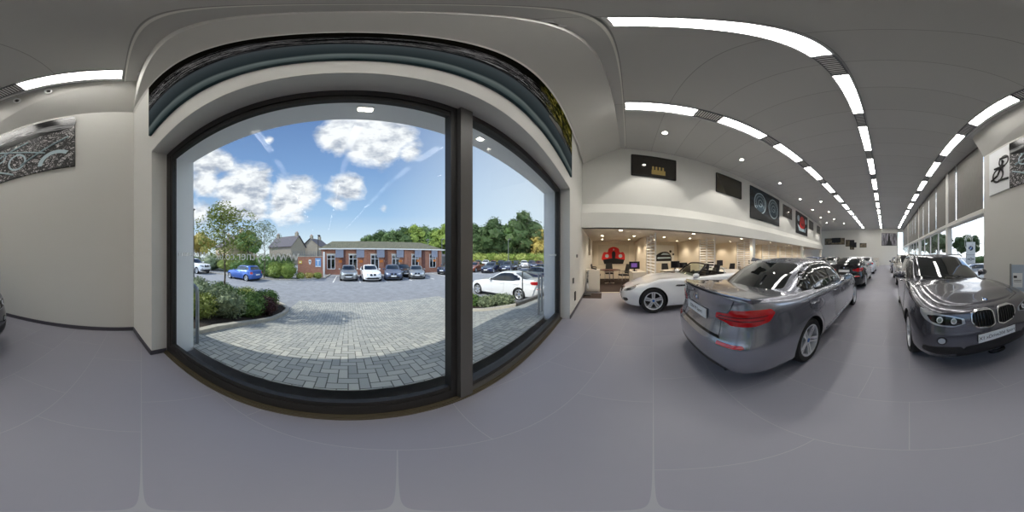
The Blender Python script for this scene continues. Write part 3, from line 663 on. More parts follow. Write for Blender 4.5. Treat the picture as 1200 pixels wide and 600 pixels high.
def build_hatch():
    L, W2, H, wb, fo, R = 3.9, .85, 1.42, 2.5, .70, .31
    ya, yb = L/2-fo, L/2-fo-wb
    root = empty('hatchback_car')
    out = [(0, 0), (.3, .015), (.6, .08), (.8, .2), (.92, .4), (.98, .7), (1, 1.1), (1, 1.7), (1, 2.3), (1, 2.8), (.99, 3.2), (.96, 3.55), (.86, 3.78), (.6, 3.87), (.3, 3.895), (0, 3.9)]
    rg = [(0, .12, .1, .2), (.86, .1, .1, .2), (.96, .03, .03, .26), (1, 0, 0, .45), (1, .0, .0, .6), (.985, .03, .04, .76), (.96, .08, .06, [(0, .80), (1, .86), (3.9, .92)]), (.9, .15, .08, [(0, .84), (1, .92), (3.9, .97)]), (.5, .2, .1, [(0, .86), (1, .96), (3.9, .99)]), (0, .2, .1, [(0, .87), (1, .97), (3.9, .99)])]
    body = shell(out, rg, L, W2, 3, 3, (ya, yb), R, .02).build('body', [PAINT, MAT['black_matte']], root, fix=True)
    bv = mesh_bvh(body); cut = []
    for y in (ya, yb):
        for sg in (-1, 1):
            c = MB(); c.tube((sg*.55, y, R), (sg*1.1, y, R), R+.04, n=28); cut.append(c)
    boolean(body, cut); finish_body(body); bvc = mesh_bvh(body)
    go = [(0, 1.05), (.5, 1.12), (.85, 1.35), (.97, 1.7), (1, 2.2), (1, 2.8), (.98, 3.2), (.9, 3.5), (.6, 3.65), (0, 3.68)]
    gr = [(0, 0, 0, .88), (.92, 0, 0, .88), (.89, .15, .03, 1.0), (.85, .33, .09, 1.12), (.79, .52, .16, 1.26), (.71, .66, .24, 1.35), (.5, .75, .3, 1.4), (0, .8, .3, 1.42)]
    gh = shell(go, gr, L, W2, 4, 3).build('roof', PAINT, root, fix=True); smooth(gh.data, 40); gv = mesh_bvh(gh)
    def Y(s): return L/2-s
    decal('windscreen', gv, projector('front'), [(-.63, .99), (.63, .99), (.55, 1.32), (-.55, 1.32)], MAT['car_glass'], root, off=.003, round_=.12)
    decal('rear_window', gv, projector('rear'), [(-.58, 1.04), (.58, 1.04), (.5, 1.31), (-.5, 1.31)], MAT['car_glass'], root, off=.004, round_=.12)
    for sg in (-1, 1):
        pj = projector('side', sign=sg)
        decal('side_window', gv, pj, [(Y(1.42), .97), (Y(1.75), 1.2), (Y(2.0), 1.32), (Y(2.4), 1.345), (Y(3.05), 1.33), (Y(3.35), 1.25), (Y(3.4), 1.02)], MAT['car_glass'], root, off=.006, round_=.1)
        dp = [(Y(1.4), .92), (Y(1.35), .35), (Y(2.35), .33), (Y(2.5), .5), (Y(2.5), .93)]
        decal('door_gap', bvc, pj, grow(dp, .006), MAT['black_matte'], root, off=.0012, round_=.1, skirt=.004)
        dr = decal('door', bvc, pj, dp, PAINT, root, off=.0035, round_=.1, skirt=.004)
        decal('door_handle', bvc, pj, [(Y(2.2), .80), (Y(2.38), .80), (Y(2.38), .83), (Y(2.2), .83)], MAT['chrome'], dr, off=.03)
        mirror(root, .86, Y(1.6), 1.02, sg)
        for y in (ya, yb): make_wheel(root, sg*(W2-.12), y, R, .2, sg)
        tp = projector('cyl', cx=.35, cy=-L/2+.55, sign=sg, end=-1)
        decal('tail_lamp', bv, tp, [(24, .66), (24, .86), (50, .88), (54, .68)], MAT['tail_red'], root, off=.007, step=(4, .04), round_=.25)
        hp = projector('cyl', cx=.35, cy=L/2-.55, sign=sg, end=1)
        decal('headlamp', bv, hp, [(12+0, .60), (10, .74), (26, .80), (44, .78), (46, .64), (30, .585)], MAT['clear_lamp'], root, off=.007, step=(4, .04), round_=.3)
    gs = decal('grille_surround', bv, projector('front'), [(-.36, .50), (-.40, .66), (.40, .66), (.36, .50)], MAT['chrome'], root, off=.006, round_=.25)
    decal('grille', bv, projector('front'), [(-.33, .52), (-.37, .645), (.37, .645), (.33, .52)], MAT['black_plastic'], gs, off=.01, round_=.25)
    decal('lower_grille', bv, projector('front'), [(-.45, .28), (-.4, .38), (.4, .38), (.45, .28)], MAT['black_plastic'], root, off=.006, round_=.2)
    plate(root, 1, L, bv, .44, '', 'front_plate'); plate(root, -1, L, bv, .6, '', 'rear_plate')
    return root

def build_roadster():
    L, W2, wb, fo, R = 4.24, .895, 2.496, .86, .335
    ya, yb = L/2-fo, L/2-fo-wb
    root = empty('roadster_car')
    out = [(0, 0), (.25, .02), (.48, .065), (.68, .15), (.83, .29), (.93, .5), (.98, .78), (1, 1.1), (1, 1.5), (.992, 1.9), (.985, 2.4), (.992, 2.8), (1, 3.2), (.995, 3.5), (.97, 3.75), (.9, 3.98), (.75, 4.13), (.5, 4.21), (.25, 4.235), (0, 4.24)]
    rg = [(0, .15, .14, .16), (.55, .15, .14, .16), (.86, .13, .13, .16), (.95, .05, .05, .2), (.985, .0, .02, .32), (1.0, .0, .0, .45), (1.0, .03, .0, .56),
          (.985, .08, .02, [(0, .60), (.8, .70), (2.0, .68), (3.4, .72), (4.24, .70)]),
          (.965, .14, .04, [(0, .63), (.4, .70), (.86, .82), (1.4, .82), (2.0, .80), (3.3, .86), (4.24, .84)]),
          (.92, .22, .05, [(0, .655), (.4, .75), (.86, .885), (1.4, .89), (2.0, .875), (3.3, .93), (4.24, .93)]),
          (.82, .28, .06, [(0, .675), (.4, .775), (.86, .895), (1.4, .915), (2.0, .91), (3.3, .96), (4.24, .97)]),
          (.5, .32, .1, [(0, .70), (.4, .79), (.86, .885), (1.4, .93), (2.0, .93), (3.3, .96), (4.24, .985)]),
          (.2, .33, .1, [(0, .71), (.4, .80), (.86, .895), (1.4, .945), (2.0, .94), (3.3, .96), (4.24, .99)]),
          (0, .33, .1, [(0, .71), (.4, .80), (.86, .895), (1.4, .945), (2.0, .94), (3.3, .96), (4.24, .99)])]
    def Y(s): return L/2-s
    body = shell(out, rg, L, W2, 4, 3, (ya, yb), R, .02).build('body', [PAINT, MAT['black_matte']], root, fix=True)
    bv = mesh_bvh(body); cut = []
    for y in (ya, yb):
        for sg in (-1, 1):
            c = MB(); c.tube((sg*.6, y, R), (sg*1.2, y, R), R+.035, n=36); cut.append(c)
    cp = MB(); rp = []
    for k in range(32):
        t = 2*PI*k/32; e = .35
        rp.append((math.copysign(abs(math.cos(t))**e, math.cos(t))*.70, Y(2.62)+math.copysign(abs(math.sin(t))**e, math.sin(t))*.62))
    cp.prism(rp, .35, 1.4); cut.append(cp)
    boolean(body, cut); finish_body(body); bvc = mesh_bvh(body)
    for sg in (-1, 1):
        pj = projector('side', sign=sg)
        dp = [(Y(1.95), .86), (Y(1.88), .6), (Y(1.9), .30), (Y(2.85), .28), (Y(3.02), .45), (Y(3.05), .87)]
        decal('door_gap', bvc, pj, grow(dp, .005), MAT['black_matte'], root, off=.0012, step=(.1, .05), round_=.1, skirt=.004)
        dr = decal('door', bvc, pj, dp, PAINT, root, off=.0035, step=(.08, .03), round_=.1, skirt=.004)
        decal('door_handle', bvc, pj, [(Y(2.78), .74), (Y(2.98), .745), (Y(2.98), .77), (Y(2.78), .765)], PAINT, dr, off=.03, round_=.3)
        vt = decal('side_vent', bvc, pj, [(Y(1.42), .715), (Y(1.48), .75), (Y(1.86), .735), (Y(1.84), .705), (Y(1.52), .70)], MAT['black_plastic'], root, off=.006, round_=.2)
        decal('vent_bar', bvc, pj, stroke([(Y(1.44), .722), (Y(1.6), .728), (Y(1.84), .722)], .012), MAT['chrome'], vt, off=.012)
        decal('vent_badge', bvc, pj, [(Y(1.79)+.03*math.cos(t), .735+.03*math.sin(t)) for t in [2*PI*i/14 for i in range(14)]], MAT['badge_blue'], vt, off=.011)
        mirror(root, .84, Y(2.02), .965, sg)
        for y in (ya, yb): make_wheel(root, sg*(W2-.12), y, R, .235, sg, 0)
        tp = projector('cyl', cx=.36, cy=-L/2+.55, sign=sg, end=-1)
        decal('tail_lamp', bv, tp, [(4, .76), (4, .82), (30, .87), (62, .87), (58, .80), (30, .77)], MAT['tail_red'], root, off=.007, step=(3, .03), round_=.15)
        hp = projector('cyl', cx=.36, cy=L/2-.62, sign=sg, end=1)
        hl = decal('headlamp', bv, hp, [(12, .545), (12, .60), (28, .665), (48, .725), (62, .755), (60, .67), (46, .595), (30, .555)], MAT['clear_lamp'], root, off=.006, step=(3, .03), round_=.15)
        decal('lamp_lens', bv, hp, [(22, .585), (26, .625), (38, .645), (46, .635), (40, .60), (28, .58)], MAT['black_gloss'], hl, off=.009, step=(3, .03), round_=.2)
        decal('side_intake', bv, hp, [(12, .28), (14, .36), (34, .385), (40, .34), (30, .28)], MAT['black_plastic'], root, off=.005, step=(3, .03), round_=.2)
        kd = [(sg*.03, .50), (sg*.04, .60), (sg*.2, .61), (sg*.32, .58), (sg*.30, .50), (sg*.18, .47)]
        kg = decal('grille_surround', bv, projector('front'), grow(kd, .013), MAT['chrome'], root, off=.01, round_=.2)
        decal('grille', bv, projector('front'), kd, MAT['black_gloss'], kg, off=.014, round_=.2)
        # seat with headrest and a hoop behind
        x = sg*.36; st = MB()
        st.box((x, Y(2.5), .50), (.46, .50, .16), 0, 0, rx=.1)
        for k in range(7):
            zz = .55+.085*k; w = (.47, .50, .52, .52, .48, .40, .26)[k]; yy = Y(2.78)-.028*k
            st.box((x, yy, zz), (w, .13, .095), 0, 0, rx=.3)
        st.box((x, Y(2.98), 1.14), (.25, .1, .17), 0, 0, rx=.2)
        so = st.build('seat', MAT['seat_leather'], root)
        bvm = so.modifiers.new('soft', 'BEVEL'); bvm.width = .03; bvm.segments = 3
        hp_ = MB(); hp_.path([(x-.2, Y(3.16), .92), (x-.17, Y(3.14), 1.06), (x-.08, Y(3.13), 1.12), (x+.08, Y(3.13), 1.12), (x+.17, Y(3.14), 1.06), (x+.2, Y(3.16), .92)], .022, 10)
        hp_.build('roll_hoop', MAT['alloy'], root, 60)
    pts = catmull([(-.76, Y(2.02), .90), (-.70, Y(2.28), 1.12), (-.60, Y(2.42), 1.235), (-.45, Y(2.45), 1.262), (0, Y(2.46), 1.275), (.45, Y(2.45), 1.262), (.60, Y(2.42), 1.235), (.70, Y(2.28), 1.12), (.76, Y(2.02), .90)], 4)
    fr = MB(); fr.path(pts, .024, 8); fr.build('windscreen_frame', MAT['black_gloss'], root, 60)
    gl = MB(); n = len(pts)
    bot = [(-.78+1.56*i/(n-1), Y(1.86+.22*abs(-1+2*i/(n-1))**2), .93) for i in range(n)]
    gl.add(list(pts)+bot, [(i, i+1, n+i+1, n+i) for i in range(n-1)]); gl.build('windscreen', MAT['windscreen_glass'], root, 60)
    ds = MB(); ds.box((0, Y(2.12), .86), (1.36, .26, .14), rx=-.15); ds.box((0, Y(2.22), .74), (1.34, .2, .2)); d_ = ds.build('dashboard', MAT['black_plastic'], root); bm_ = d_.modifiers.new('soft', 'BEVEL'); bm_.width = .04; bm_.segments = 3
    sw = MB(); Mw = Matrix.Translation((.36, Y(2.38), .84)) @ Matrix.Rotation(-1.1, 4, 'X')
    sw.path([Mw @ Vector((.18*math.cos(t), .18*math.sin(t), 0)) for t in [2*PI*i/28 for i in range(29)]], .014, 8)
    for a in (0, PI, -PI/2): sw.tube(Mw @ Vector((.0, 0, 0)), Mw @ Vector((.17*math.cos(a), .17*math.sin(a), 0)), .02, .014, 6)
    sw.build('steering_wheel', MAT['seat_leather'], root, 50)
    cs = MB(); cs.box((0, Y(2.6), .52), (.2, .9, .22)); cs.build('centre_console', MAT['red_leather'], root)
    decal('lower_grille', bv, projector('front'), [(-.40, .24), (-.34, .36), (.34, .36), (.40, .24)], MAT['black_plastic'], root, off=.006, round_=.2)
    decal('bonnet_seam', bv, projector('top'), stroke([(-.70, Y(1.85)), (-.74, Y(1.1)), (-.6, Y(.5)), (-.35, Y(.36))], .006), MAT['black_matte'], root, off=.001)
    decal('bonnet_seam', bv, projector('top'), stroke([(.70, Y(1.85)), (.74, Y(1.1)), (.6, Y(.5)), (.35, Y(.36))], .006), MAT['black_matte'], root, off=.001)
    plate(root, 1, L, bv, .42, '', 'front_plate'); plate(root, -1, L, bv, .66, '', 'rear_plate')
    return root
def paint_tree(o, m):
    for s_ in o.material_slots:
        if s_.material and s_.material.name.startswith('paint_'):
            s_.link = 'OBJECT'; s_.material = m
    for c in o.children: paint_tree(c, m)
def place_car(proto, name, x, y, rz, pm, label, cat='car', z=0, sc=(1, 1, 1), first=False, group=None, rx=0):
    r = proto if first else copy_tree(proto)
    r.name = name; r.location = (x, y, z); r.rotation_euler = (rx, 0, rz); r.scale = sc
    tag(r, label, cat, group); paint_tree(r, MAT[pm]); return r
# ================================================================ THE HALL
def M1(u, d): p = W(u, d); return (p.x, p.y)
XR = 3.05; YF = 27.0; UM = 5.75; UB = 10.65; DW = .775; DO = 1.39; UO0, UO1 = -2.03, 3.62; ZO = 3.12
QE = 23.6
# floor
fl = MB(); fl.prism([M1(-3.22, .99), M1(11.0, .99), M1(11.0, -27.5), (XR+.3, YF+.4)], -.12, 0); 
struct(fl.build('floor', MAT['floor_tile']))
cp = MB(); cp.wbox(6.62, UB, -23.5, DW, .0, .006); cp.wbox(5.62, 6.45, .1, DW-.02, .0, .008); o = cp.build('floor_carpet', MAT['carpet_brown']); struct(o)
o = MB().wbox(6.52, 6.62, -23.5, .1, 0, .012).build('trim_1', MAT['trim_cream']); struct(o)
# ceiling
cl = MB(); cl.prism([M1(-3.1, DO), M1(UM+.1, DO), M1(UM+.1, -QE), M1(11.2, -QE), M1(11.2, -30), (XR+.3, YF+.4)], CEIL, CEIL+.15)
struct(cl.build('ceiling', MAT['ceiling_grey']))
# sloping bulkheads that run from the coffered ceiling down to the window wall and to the poster wall
ya = -.13; SOF = 5.17; xs = 2.44; YE = 4.40
pa = W(0, DW); slope_w = lambda u: W(u, DW+.02, SOF)
def wall_x(x):      # point of the window wall's face at world x
    k = (x-W(0, DW).x)/RV.x; return W(k, DW)
c0_ = wall_x(XR+.05); c1_ = W(UM+.02, DW); 
mg = MB()
yb_ = -.30
A = [(xs, yb_, CEIL), (-5.9, yb_, CEIL), (c1_.x-.1, c1_.y+.02, SOF-.02), (c0_.x, c0_.y, SOF-.02)]
mg.add(A+[(p[0], p[1], p[2]+.12) for p in A], [(0, 1, 2, 3), (7, 6, 5, 4), (0, 4, 5, 1), (1, 5, 6, 2), (2, 6, 7, 3), (3, 7, 4, 0)])
xs = 2.6
B = [(xs-.16, yb_, CEIL), (c0_.x, c0_.y, SOF-.02), (XR+.03, YE, SOF), (xs, YE, CEIL)]
mg.add(B+[(p[0], p[1], p[2]+.12) for p in B], [(0, 1, 2, 3), (7, 6, 5, 4), (0, 4, 5, 1), (1, 5, 6, 2), (2, 6, 7, 3), (3, 7, 4, 0)])
struct(mg.build('ceiling_slope', MAT['ceiling_plain'], fix=True))
lp = MB(); lp.b2(-5.6, xs, ya, ya+.02, CEIL-.02, CEIL+.02); struct(lp.build('trim_2', MAT['wall_white']))
# window wall (three pieces round the opening in one mesh)
ww = MB(); ww.wbox(UO1, 11.0, DW, DO, -.1, 7); ww.wbox(-3.6, UO0, DW, DO, -.1, 7); ww.wbox(UO0, UO1, DW, DO, ZO, 7)
struct(ww.build('wall_front', MAT['wall_cream']))
# outer lining of the opening: white render, a little tighter than the inside reveal
rv = MB(); rv.wbox(-2.05, -1.95, 1.02, 1.395, -.05, 3.08); rv.wbox(3.60, 3.72, 1.02, 1.395, -.05, 3.08); rv.wbox(-2.05, 3.72, 1.02, 1.395, 3.05, 3.14)
struct(rv.build('wall_reveal', mat('render_white', (244, 246, 250), .7)))
# right wall: solid piece, then bays of glass
wr = MB(); wr.b2(XR, XR+.3, -1.2, 4.39, -.1, 7); wr.b2(XR, XR+.3, 4.39, YF, -.1, .12); wr.b2(XR, XR+.3, 4.39, YF, CEIL-.06, 7)
struct(wr.build('wall_right', MAT['wall_cream']))
# gallery wall, its fascia and the sloping ledge
mw = MB(); mw.wbox(UM, UM+.2, -QE, DW, 2.9, CEIL+.1); struct(mw.build('wall_gallery', MAT['wall_white']))
fa = MB(); a = [(5.5, 2.47), (5.5, 3.0), (UM+.01, 3.42), (UM+.01, 2.47)]
n0 = [W(u, DW, z) for u, z in a]; n1 = [W(u, -QE, z) for u, z in a]
fa.add(n0+n1, [(0, 1, 2, 3), (7, 6, 5, 4)]+[(i, i+4, (i+1) % 4+4, (i+1) % 4) for i in range(4)]); struct(fa.build('wall_fascia', MAT['wall_white'], fix=True))
mc = MB(); mc.wbox(5.52, UB, -QE, DW, 2.47, 2.6); struct(mc.build('ceiling_gallery', MAT['mezz_ceiling']))
bw = MB(); bw.wbox(UB, UB+.2, -28, DO, -.1, 2.6); struct(bw.build('wall_back', MAT['wall_warm']))
gp = MB(); gp.wbox(UM, 11, -QE-.2, -QE, -.1, 7) ; 
ew = MB(); ew.wbox(UM, UM+.35, -QE-.2, -QE+.02, 0, 7); struct(ew.build('wall_gallery_end', MAT['wall_white']))
# far wall with a bright window strip at its right end
fw = MB(); fw.b2(-18, 2.15, YF, YF+.25, -.1, 7); fw.b2(2.15, XR+.3, YF, YF+.25, 4.9+.6, 7); fw.b2(2.15, XR+.3, YF, YF+.25, -.1, .15); struct(fw.build('wall_far', MAT['wall_white']))
pw = MB(); pw.b2(-.65, 2.05, YF-.5, YF, 0, CEIL); struct(pw.build('wall_far_panel', MAT['wall_white']))
wf = MB()
for x in (2.17, 3.03): wf.b2(x-.04, x+.04, YF+.05, YF+.12, .15, 5.5)
for z in (.15, 2.9, 5.46): wf.b2(2.15, 3.05, YF+.05, YF+.12, z, z+.1)
o = struct(wf.build('window_3', MAT['white_plastic'])); g_ = MB().b2(2.2, 3.03, YF+.08, YF+.09, .2, 5.5).build('window_glass', MAT['window_glass'], o); struct(g_)
fl2 = MB(); 
# wall closing the hall on the far left
lw = MB(); lw.wbox(11.0, 11.2, -28.5, -QE, -.1, 7); struct(lw.build('wall_left', MAT['wall_white']))
# skirtings
def skirt(name, *boxes):
    m = MB()
    for b in boxes: m.wbox(*b)
    struct(m.build(name, MAT['skirting_grey']))
skirt('baseboard_front', (-3.15, UO0+.01, DW-.02, DW, 0, .075), (UO1-.01, 11, DW-.02, DW, 0, .075), (UO0, UO0+.012, DW, .99, 0, .075))
m = MB(); m.b2(XR-.02, XR, -.35, 4.39, 0, .075); struct(m.build('baseboard_right', MAT['skirting_grey']))
# ---- the big glazed opening: one sliding door and one fixed light
m = MB()
m.wbox(UO0, UO0+.1, 1.0, 1.1, .0, ZO); m.wbox(UO1-.1, UO1, 1.0, 1.1, .0, ZO); m.wbox(UO0, UO1, 1.0, 1.1, ZO-.1, ZO); m.wbox(UO0, UO1, 1.0, 1.1, .02, .16)
m.wbox(UO0+.1, .80, 1.015, 1.06, ZO-.17, ZO-.1); m.wbox(.73, .80, 1.0, 1.08, .1, ZO-.1); m.wbox(UO0+.1, UO0+.145, 1.01, 1.06, .16, ZO-.1); m.wbox(UO0+.1, .78, 1.015, 1.06, .16, .215); 
wf1 = struct(m.build('window_1', MAT['frame_dark']))
mu = MB(); mu.wbox(.79, .915, .955, 1.12, .02, ZO-.01); mu.wbox(.9, UO1-.1, .985, 1.01, .02, .10); struct(mu.build('window_mullion', MAT['frame_grey'], wf1))
gl = MB(); gl.wbox(UO0+.12, .75, 1.03, 1.04, .18, ZO-.12); struct(gl.build('window_glass', MAT['window_glass'], wf1))
gl = MB(); gl.wbox(.9, UO1-.08, 1.03, 1.04, .14, ZO-.08); struct(gl.build('window_glass', MAT['window_glass'], wf1))
th = MB(); th.wbox(UO0+.01, UO1-.01, .965, 1.0, 0, .03); th.wbox(UO0+.01, UO1-.01, .945, .965, 0, .012); struct(th.build('window_sill', MAT['bronze_strip'], wf1))
# frosted web address on the glass, reads from outside, and the rows of frosted marks either side of it
fr = mat('frosting', (232, 238, 240), .6); fr.node_tree.nodes['Principled BSDF'].inputs['Alpha'].default_value = .75
def glass_M(u, z): return Matrix.Translation(W(u, .972, z)) @ Matrix.Rotation(WROT+PI, 4, 'Z') @ Matrix.Rotation(PI/2, 4, 'X')
t = text_mesh('lettering', 'www.sytner.co.uk', .105, fr, Matrix.Translation(W(-.70, 1.022, 1.50)) @ Matrix.Rotation(WROT, 4, 'Z') @ Matrix.Rotation(PI/2, 4, 'X') , None, .0008, 'CENTER', mirror=False)
# mirrored as seen from the hall: flip about its own middle
c0 = W(-.70, 1.022, 1.50)
for v in t.data.vertices:
    r = Vector(v.co)-c0; du = r.dot(RV); v.co = Vector(v.co)-RV*(2*du)
t.data.flip_normals(); t.parent = wf1
mk = MB()
for u0, n in ((-1.75, 10), (2.9, 9)):
    for i in range(n): mk.wbox(u0+.055*i, u0+.055*i+.022, 1.020, 1.024, 1.50, 1.54)
mk.build('frosted_marks', fr, wf1)
# ---- right-hand glazing bays
cols_y = [7.57, 14.4, 21.2]
for i, y in enumerate(cols_y):
    m = MB(); m.b2(XR-.04, XR+.2, y-.13, y+.13, 0, CEIL); struct(m.build('column_%d' % (i+1), MAT['wall_white']))
m = MB(); m.b2(XR-.06, XR+.22, 4.39, YF, 2.93, 3.09); struct(m.build('beam_right', MAT['wall_white']))
edges = [4.39]+cols_y+[YF]
m = MB()
for a, b in zip(edges, edges[1:]):
    n = max(2, round((b-a)/1.7)) if a > 5 else 1
    for k in range(1, n):
        y = a+(b-a)*k/n; m.b2(XR+.08, XR+.15, y-.03, y+.03, .12, 2.93); m.b2(XR+.08, XR+.15, y-.03, y+.03, 3.09, CEIL)
    m.b2(XR+.08, XR+.15, a, b, 2.87, 2.93); m.b2(XR+.08, XR+.15, a, b, .12, .2)
w2 = struct(m.build('window_2', MAT['white_plastic']))
g_ = MB().b2(XR+.11, XR+.12, 4.39, YF, .15, CEIL).build('window_glass', MAT['window_glass'], w2); struct(g_)
# roller blinds, one each, over the upper lights
bl = mat('blind_fabric', (128, 126, 122), .85); g = G(bl)
g.b.inputs['Transmission Weight'].default_value = 0
g.color(g.ramp(g.noise(g.mapping(g.pos(), sc=(1, 40, 1)), 3, 2), [(.35, (124, 122, 118)), (.65, (136, 134, 130))]))
bi = 0
segs = [(4.42, 6.45), (6.56, 7.40)]
for a, b in zip(cols_y, cols_y[1:]+[YF]):
    for k in range(4): segs.append((a+.13+(b-a-.2)*k/4+.05, a+.13+(b-a-.2)*(k+1)/4-.05))
for i, (a, b) in enumerate(segs):
    r = empty('roller_blind', (XR-.01, (a+b)/2, 3.1), 0, 'grey roller blind over the upper glass, %s from the end nearest the poster wall' % ORD[i], 'blind', 'roller blinds along the window side')
    m = MB(); w = (b-a)/2; zt = CEIL-3.1-.04
    m.box((0, 0, zt/2+.02), (.006, 2*w, zt-.04)); m.build('fabric', bl, r)
    m = MB(); m.tube((0, -w, zt-.05), (0, w, zt-.05), .045, n=12); m.build('roller', MAT['frame_grey'], r, 40)
    m = MB(); m.box((0, 0, .02), (.02, 2*w, .03)); m.build('bottom_bar', MAT['frame_grey'], r)
# ---- ceiling lights in three runs, with vents in the gaps
ems = mat('tube_glow', (255, 252, 248), .5, emit=(255, 252, 246), es=14)
def strip_light(w, three):
    r = empty('ceiling_light'); L = 1.53
    m = MB(); z = CEIL
    for x in (-w/2-.012, w/2+.012): m.box((x, 0, -.03), (.024, L+.02, .06))
    for y in (-L/2-.005, L/2+.005): m.box((0, y, -.03), (w, .02, .06))
    m.build('frame', MAT['white_plastic'], r)
    m = MB(); m.box((0, 0, -.02), (w, L, .012)); m.build('diffuser', ems, r)
    m = MB()
    for x in ([0] if three == 1 else [-w/6, w/6]): m.box((x, 0, -.034), (.012, L, .02))
    m.build('divider', MAT['grey_metal'], r); return r
def vent(w):
    r = empty('ceiling_vent'); L = .6
    m = MB()
    for x in (-w/2, w/2): m.box((x, 0, -.02), (.02, L, .04))
    for y in (-L/2, L/2): m.box((0, y, -.02), (w+.02, .02, .04))
    m.build('frame', MAT['grey_metal'], r)
    m = MB(); m.box((0, 0, -.006), (w, L, .01)); m.build('backing', MAT['frame_grey'], r)
    m = MB()
    for k in range(10): m.box((0, -L/2+.03+.06*k, -.022), (w, .034, .008), rx=.3)
    m.build('slats', MAT['white_plastic'], r); return r
runs = [('middle', -.60, .22, 1), ('gallery side', -3.39, .30, 2), ('window side', 2.19, .26, 1)]
for rn, x, w, tr in runs:
    p = strip_light(w, tr); v = vent(w)
    for k in range(12):
        o = p if k == 0 else copy_tree(p)
        o.location = (x, -.07+.765+2.2*k, CEIL); tag(o, 'recessed strip light, %s from the shopfront glass in the %s run' % (ORD[k], rn), 'light', 'strip lights of the %s run' % rn)
        o = v if k == 0 else copy_tree(v)
        if k < 12:
            o.location = (x, 1.46+.335+2.2*k, CEIL); tag(o, 'dark slatted ceiling vent, %s from the shopfront glass in the %s run' % (ORD[k], rn), 'vent', 'slatted vents of the %s run' % rn)
# slim rails along the outer edge of the side runs
for x, nm in ((-3.39-.21, 'gallery side'), (2.19+.19, 'window side')):
    m = MB(); m.b2(x-.012, x+.012, -.1, 26, CEIL-.05, CEIL); o = m.build('trim_3', MAT['white_plastic']); struct(o)
# downlights
def downlight(r_, es, name='downlight'):
    r = empty(name)
    m = MB(); m.lathe([(r_, -.0), (r_+.02, -.004), (r_+.022, -.012), (r_, -.014), (r_*.85, -.004)], n=24); m.build('trim_ring', MAT['white_plastic'], r, 40)
    m = MB(); m.lathe([(0, -.006), (r_*.9, -.006), (r_*.9, -.001), (0, -.001)], n=24); m.build('lamp', es, r); return r
lens = mat('downlight_glow', (255, 252, 244), .5, emit=(255, 248, 232), es=22)
lens_w = mat('downlight_warm', (255, 246, 225), .5, emit=(255, 238, 208), es=24)
def lamp_spot(name, loc, power, size, blend, col, rad=.05, parent=None, tilt=None):
    l = bpy.data.lights.new(name, 'SPOT'); l.energy = power; l.spot_size = math.radians(size); l.spot_blend = blend; l.color = col; l.shadow_soft_size = rad
    o = bpy.data.objects.new(name, l); COL.objects.link(o); o.location = loc
    if parent is not None: o.parent = parent
    return o
p = downlight(.085, lens); row = [1.74+3.27*k for k in range(7)]; first = True
sp = None
for i, q in enumerate(row):
    o = p if first else copy_tree(p); first = False
    o.location = W(4.45, -q, CEIL); tag(o, 'round ceiling downlight, %s from the shopfront along the gallery wall' % ORD[i], 'downlight', 'downlights along the gallery wall')
    if sp is None: sp = lamp_spot('lamp_beam', (0, 0, -.03), 110, 96, .25, (1, .96, .88), .04, o); 
for i, (u, q) in enumerate([(3.1, 12.6), (3.1, 15.9), (3.1, 19.2), (2.2, 22)]):
    o = copy_tree(p); o.location = W(u, -q, CEIL); tag(o, 'round ceiling downlight of the inner row, %s counted away from the shopfront' % ORD[i], 'downlight', 'downlights of the inner row')
p = downlight(.075, lens_w); first = True; n = 0
lamp_spot('lamp_beam', (0, 0, -.03), 46, 130, .6, (1, .86, .68), .04, p)
spots = [('front', 6.04, .62+3.07*k) for k in range(8)]+[('middle', 7.72, -.09+1.53*k) for k in range(15)]+[('rear', 9.36, -.1+1.53*k) for k in range(15)]
cnt = {}
for nm, u, q in spots:
    o = p if first else copy_tree(p); first = False; k = cnt.get(nm, 0); cnt[nm] = k+1
    o.location = W(u, -q, 2.47); tag(o, 'warm office downlight under the gallery, %s from the shopfront in the %s row' % (ORD[k], nm), 'downlight', 'warm downlights of the %s office row' % nm)
# dark round fittings set in the sloping bulkheads near the shopfront
def fitting(px_az, elev, r_, plane, lab, name='ceiling_speaker'):
    a = math.radians(px_az); e = math.radians(elev); dr = Vector((math.sin(a)*math.cos(e), math.cos(a)*math.cos(e), math.sin(e)))
    P = [Vector(p) for p in plane[:3]]; n = (P[1]-P[0]).cross(P[2]-P[0]).normalized(); n = n if n.z > 0 else -n
    o = Vector((0, 0, CAM_Z)); t = (P[0]-o).dot(n)/dr.dot(n)
    r = empty(name, o+dr*t, 0, lab, 'ceiling fitting'); r.rotation_euler = n.to_track_quat('Z', 'Y').to_euler()
    m = MB(); m.lathe([(r_, .004), (r_+.03, -.006), (r_+.02, -.02), (r_*.8, -.012), (r_*.78, 0)], n=28); m.build('rim', MAT['white_plastic'], r, 40)
    m = MB(); m.lathe([(r_*.8, -.004), (r_*.55, -.012), (r_*.5, -.006), (0, -.008)], n=28); m.build('grille', MAT['frame_grey'], r, 40)
    m = MB(); m.lathe([(r_*.3, -.012), (r_*.22, -.03), (0, -.032)], n=20); m.build('centre', MAT['black_plastic'], r, 40)
fitting(-119.7, 81.3, .085, A, 'large dark round ceiling fitting by the photo banner')
fitting(-96.3, 52.5, .05, A, 'small round ceiling fitting beside the first gallery-side strip light')
fitting(99.3, 63.9, .06, A, 'small round ceiling fitting between the strip light and the banner corner')
fitting(54.9, 54.6, .06, B, 'dark round ceiling fitting above the motorcycle poster', 'ceiling_detector')
fitting(66, 57.9, .05, B, 'pale round ceiling fitting nearer the shopfront than the poster', 'ceiling_detector')
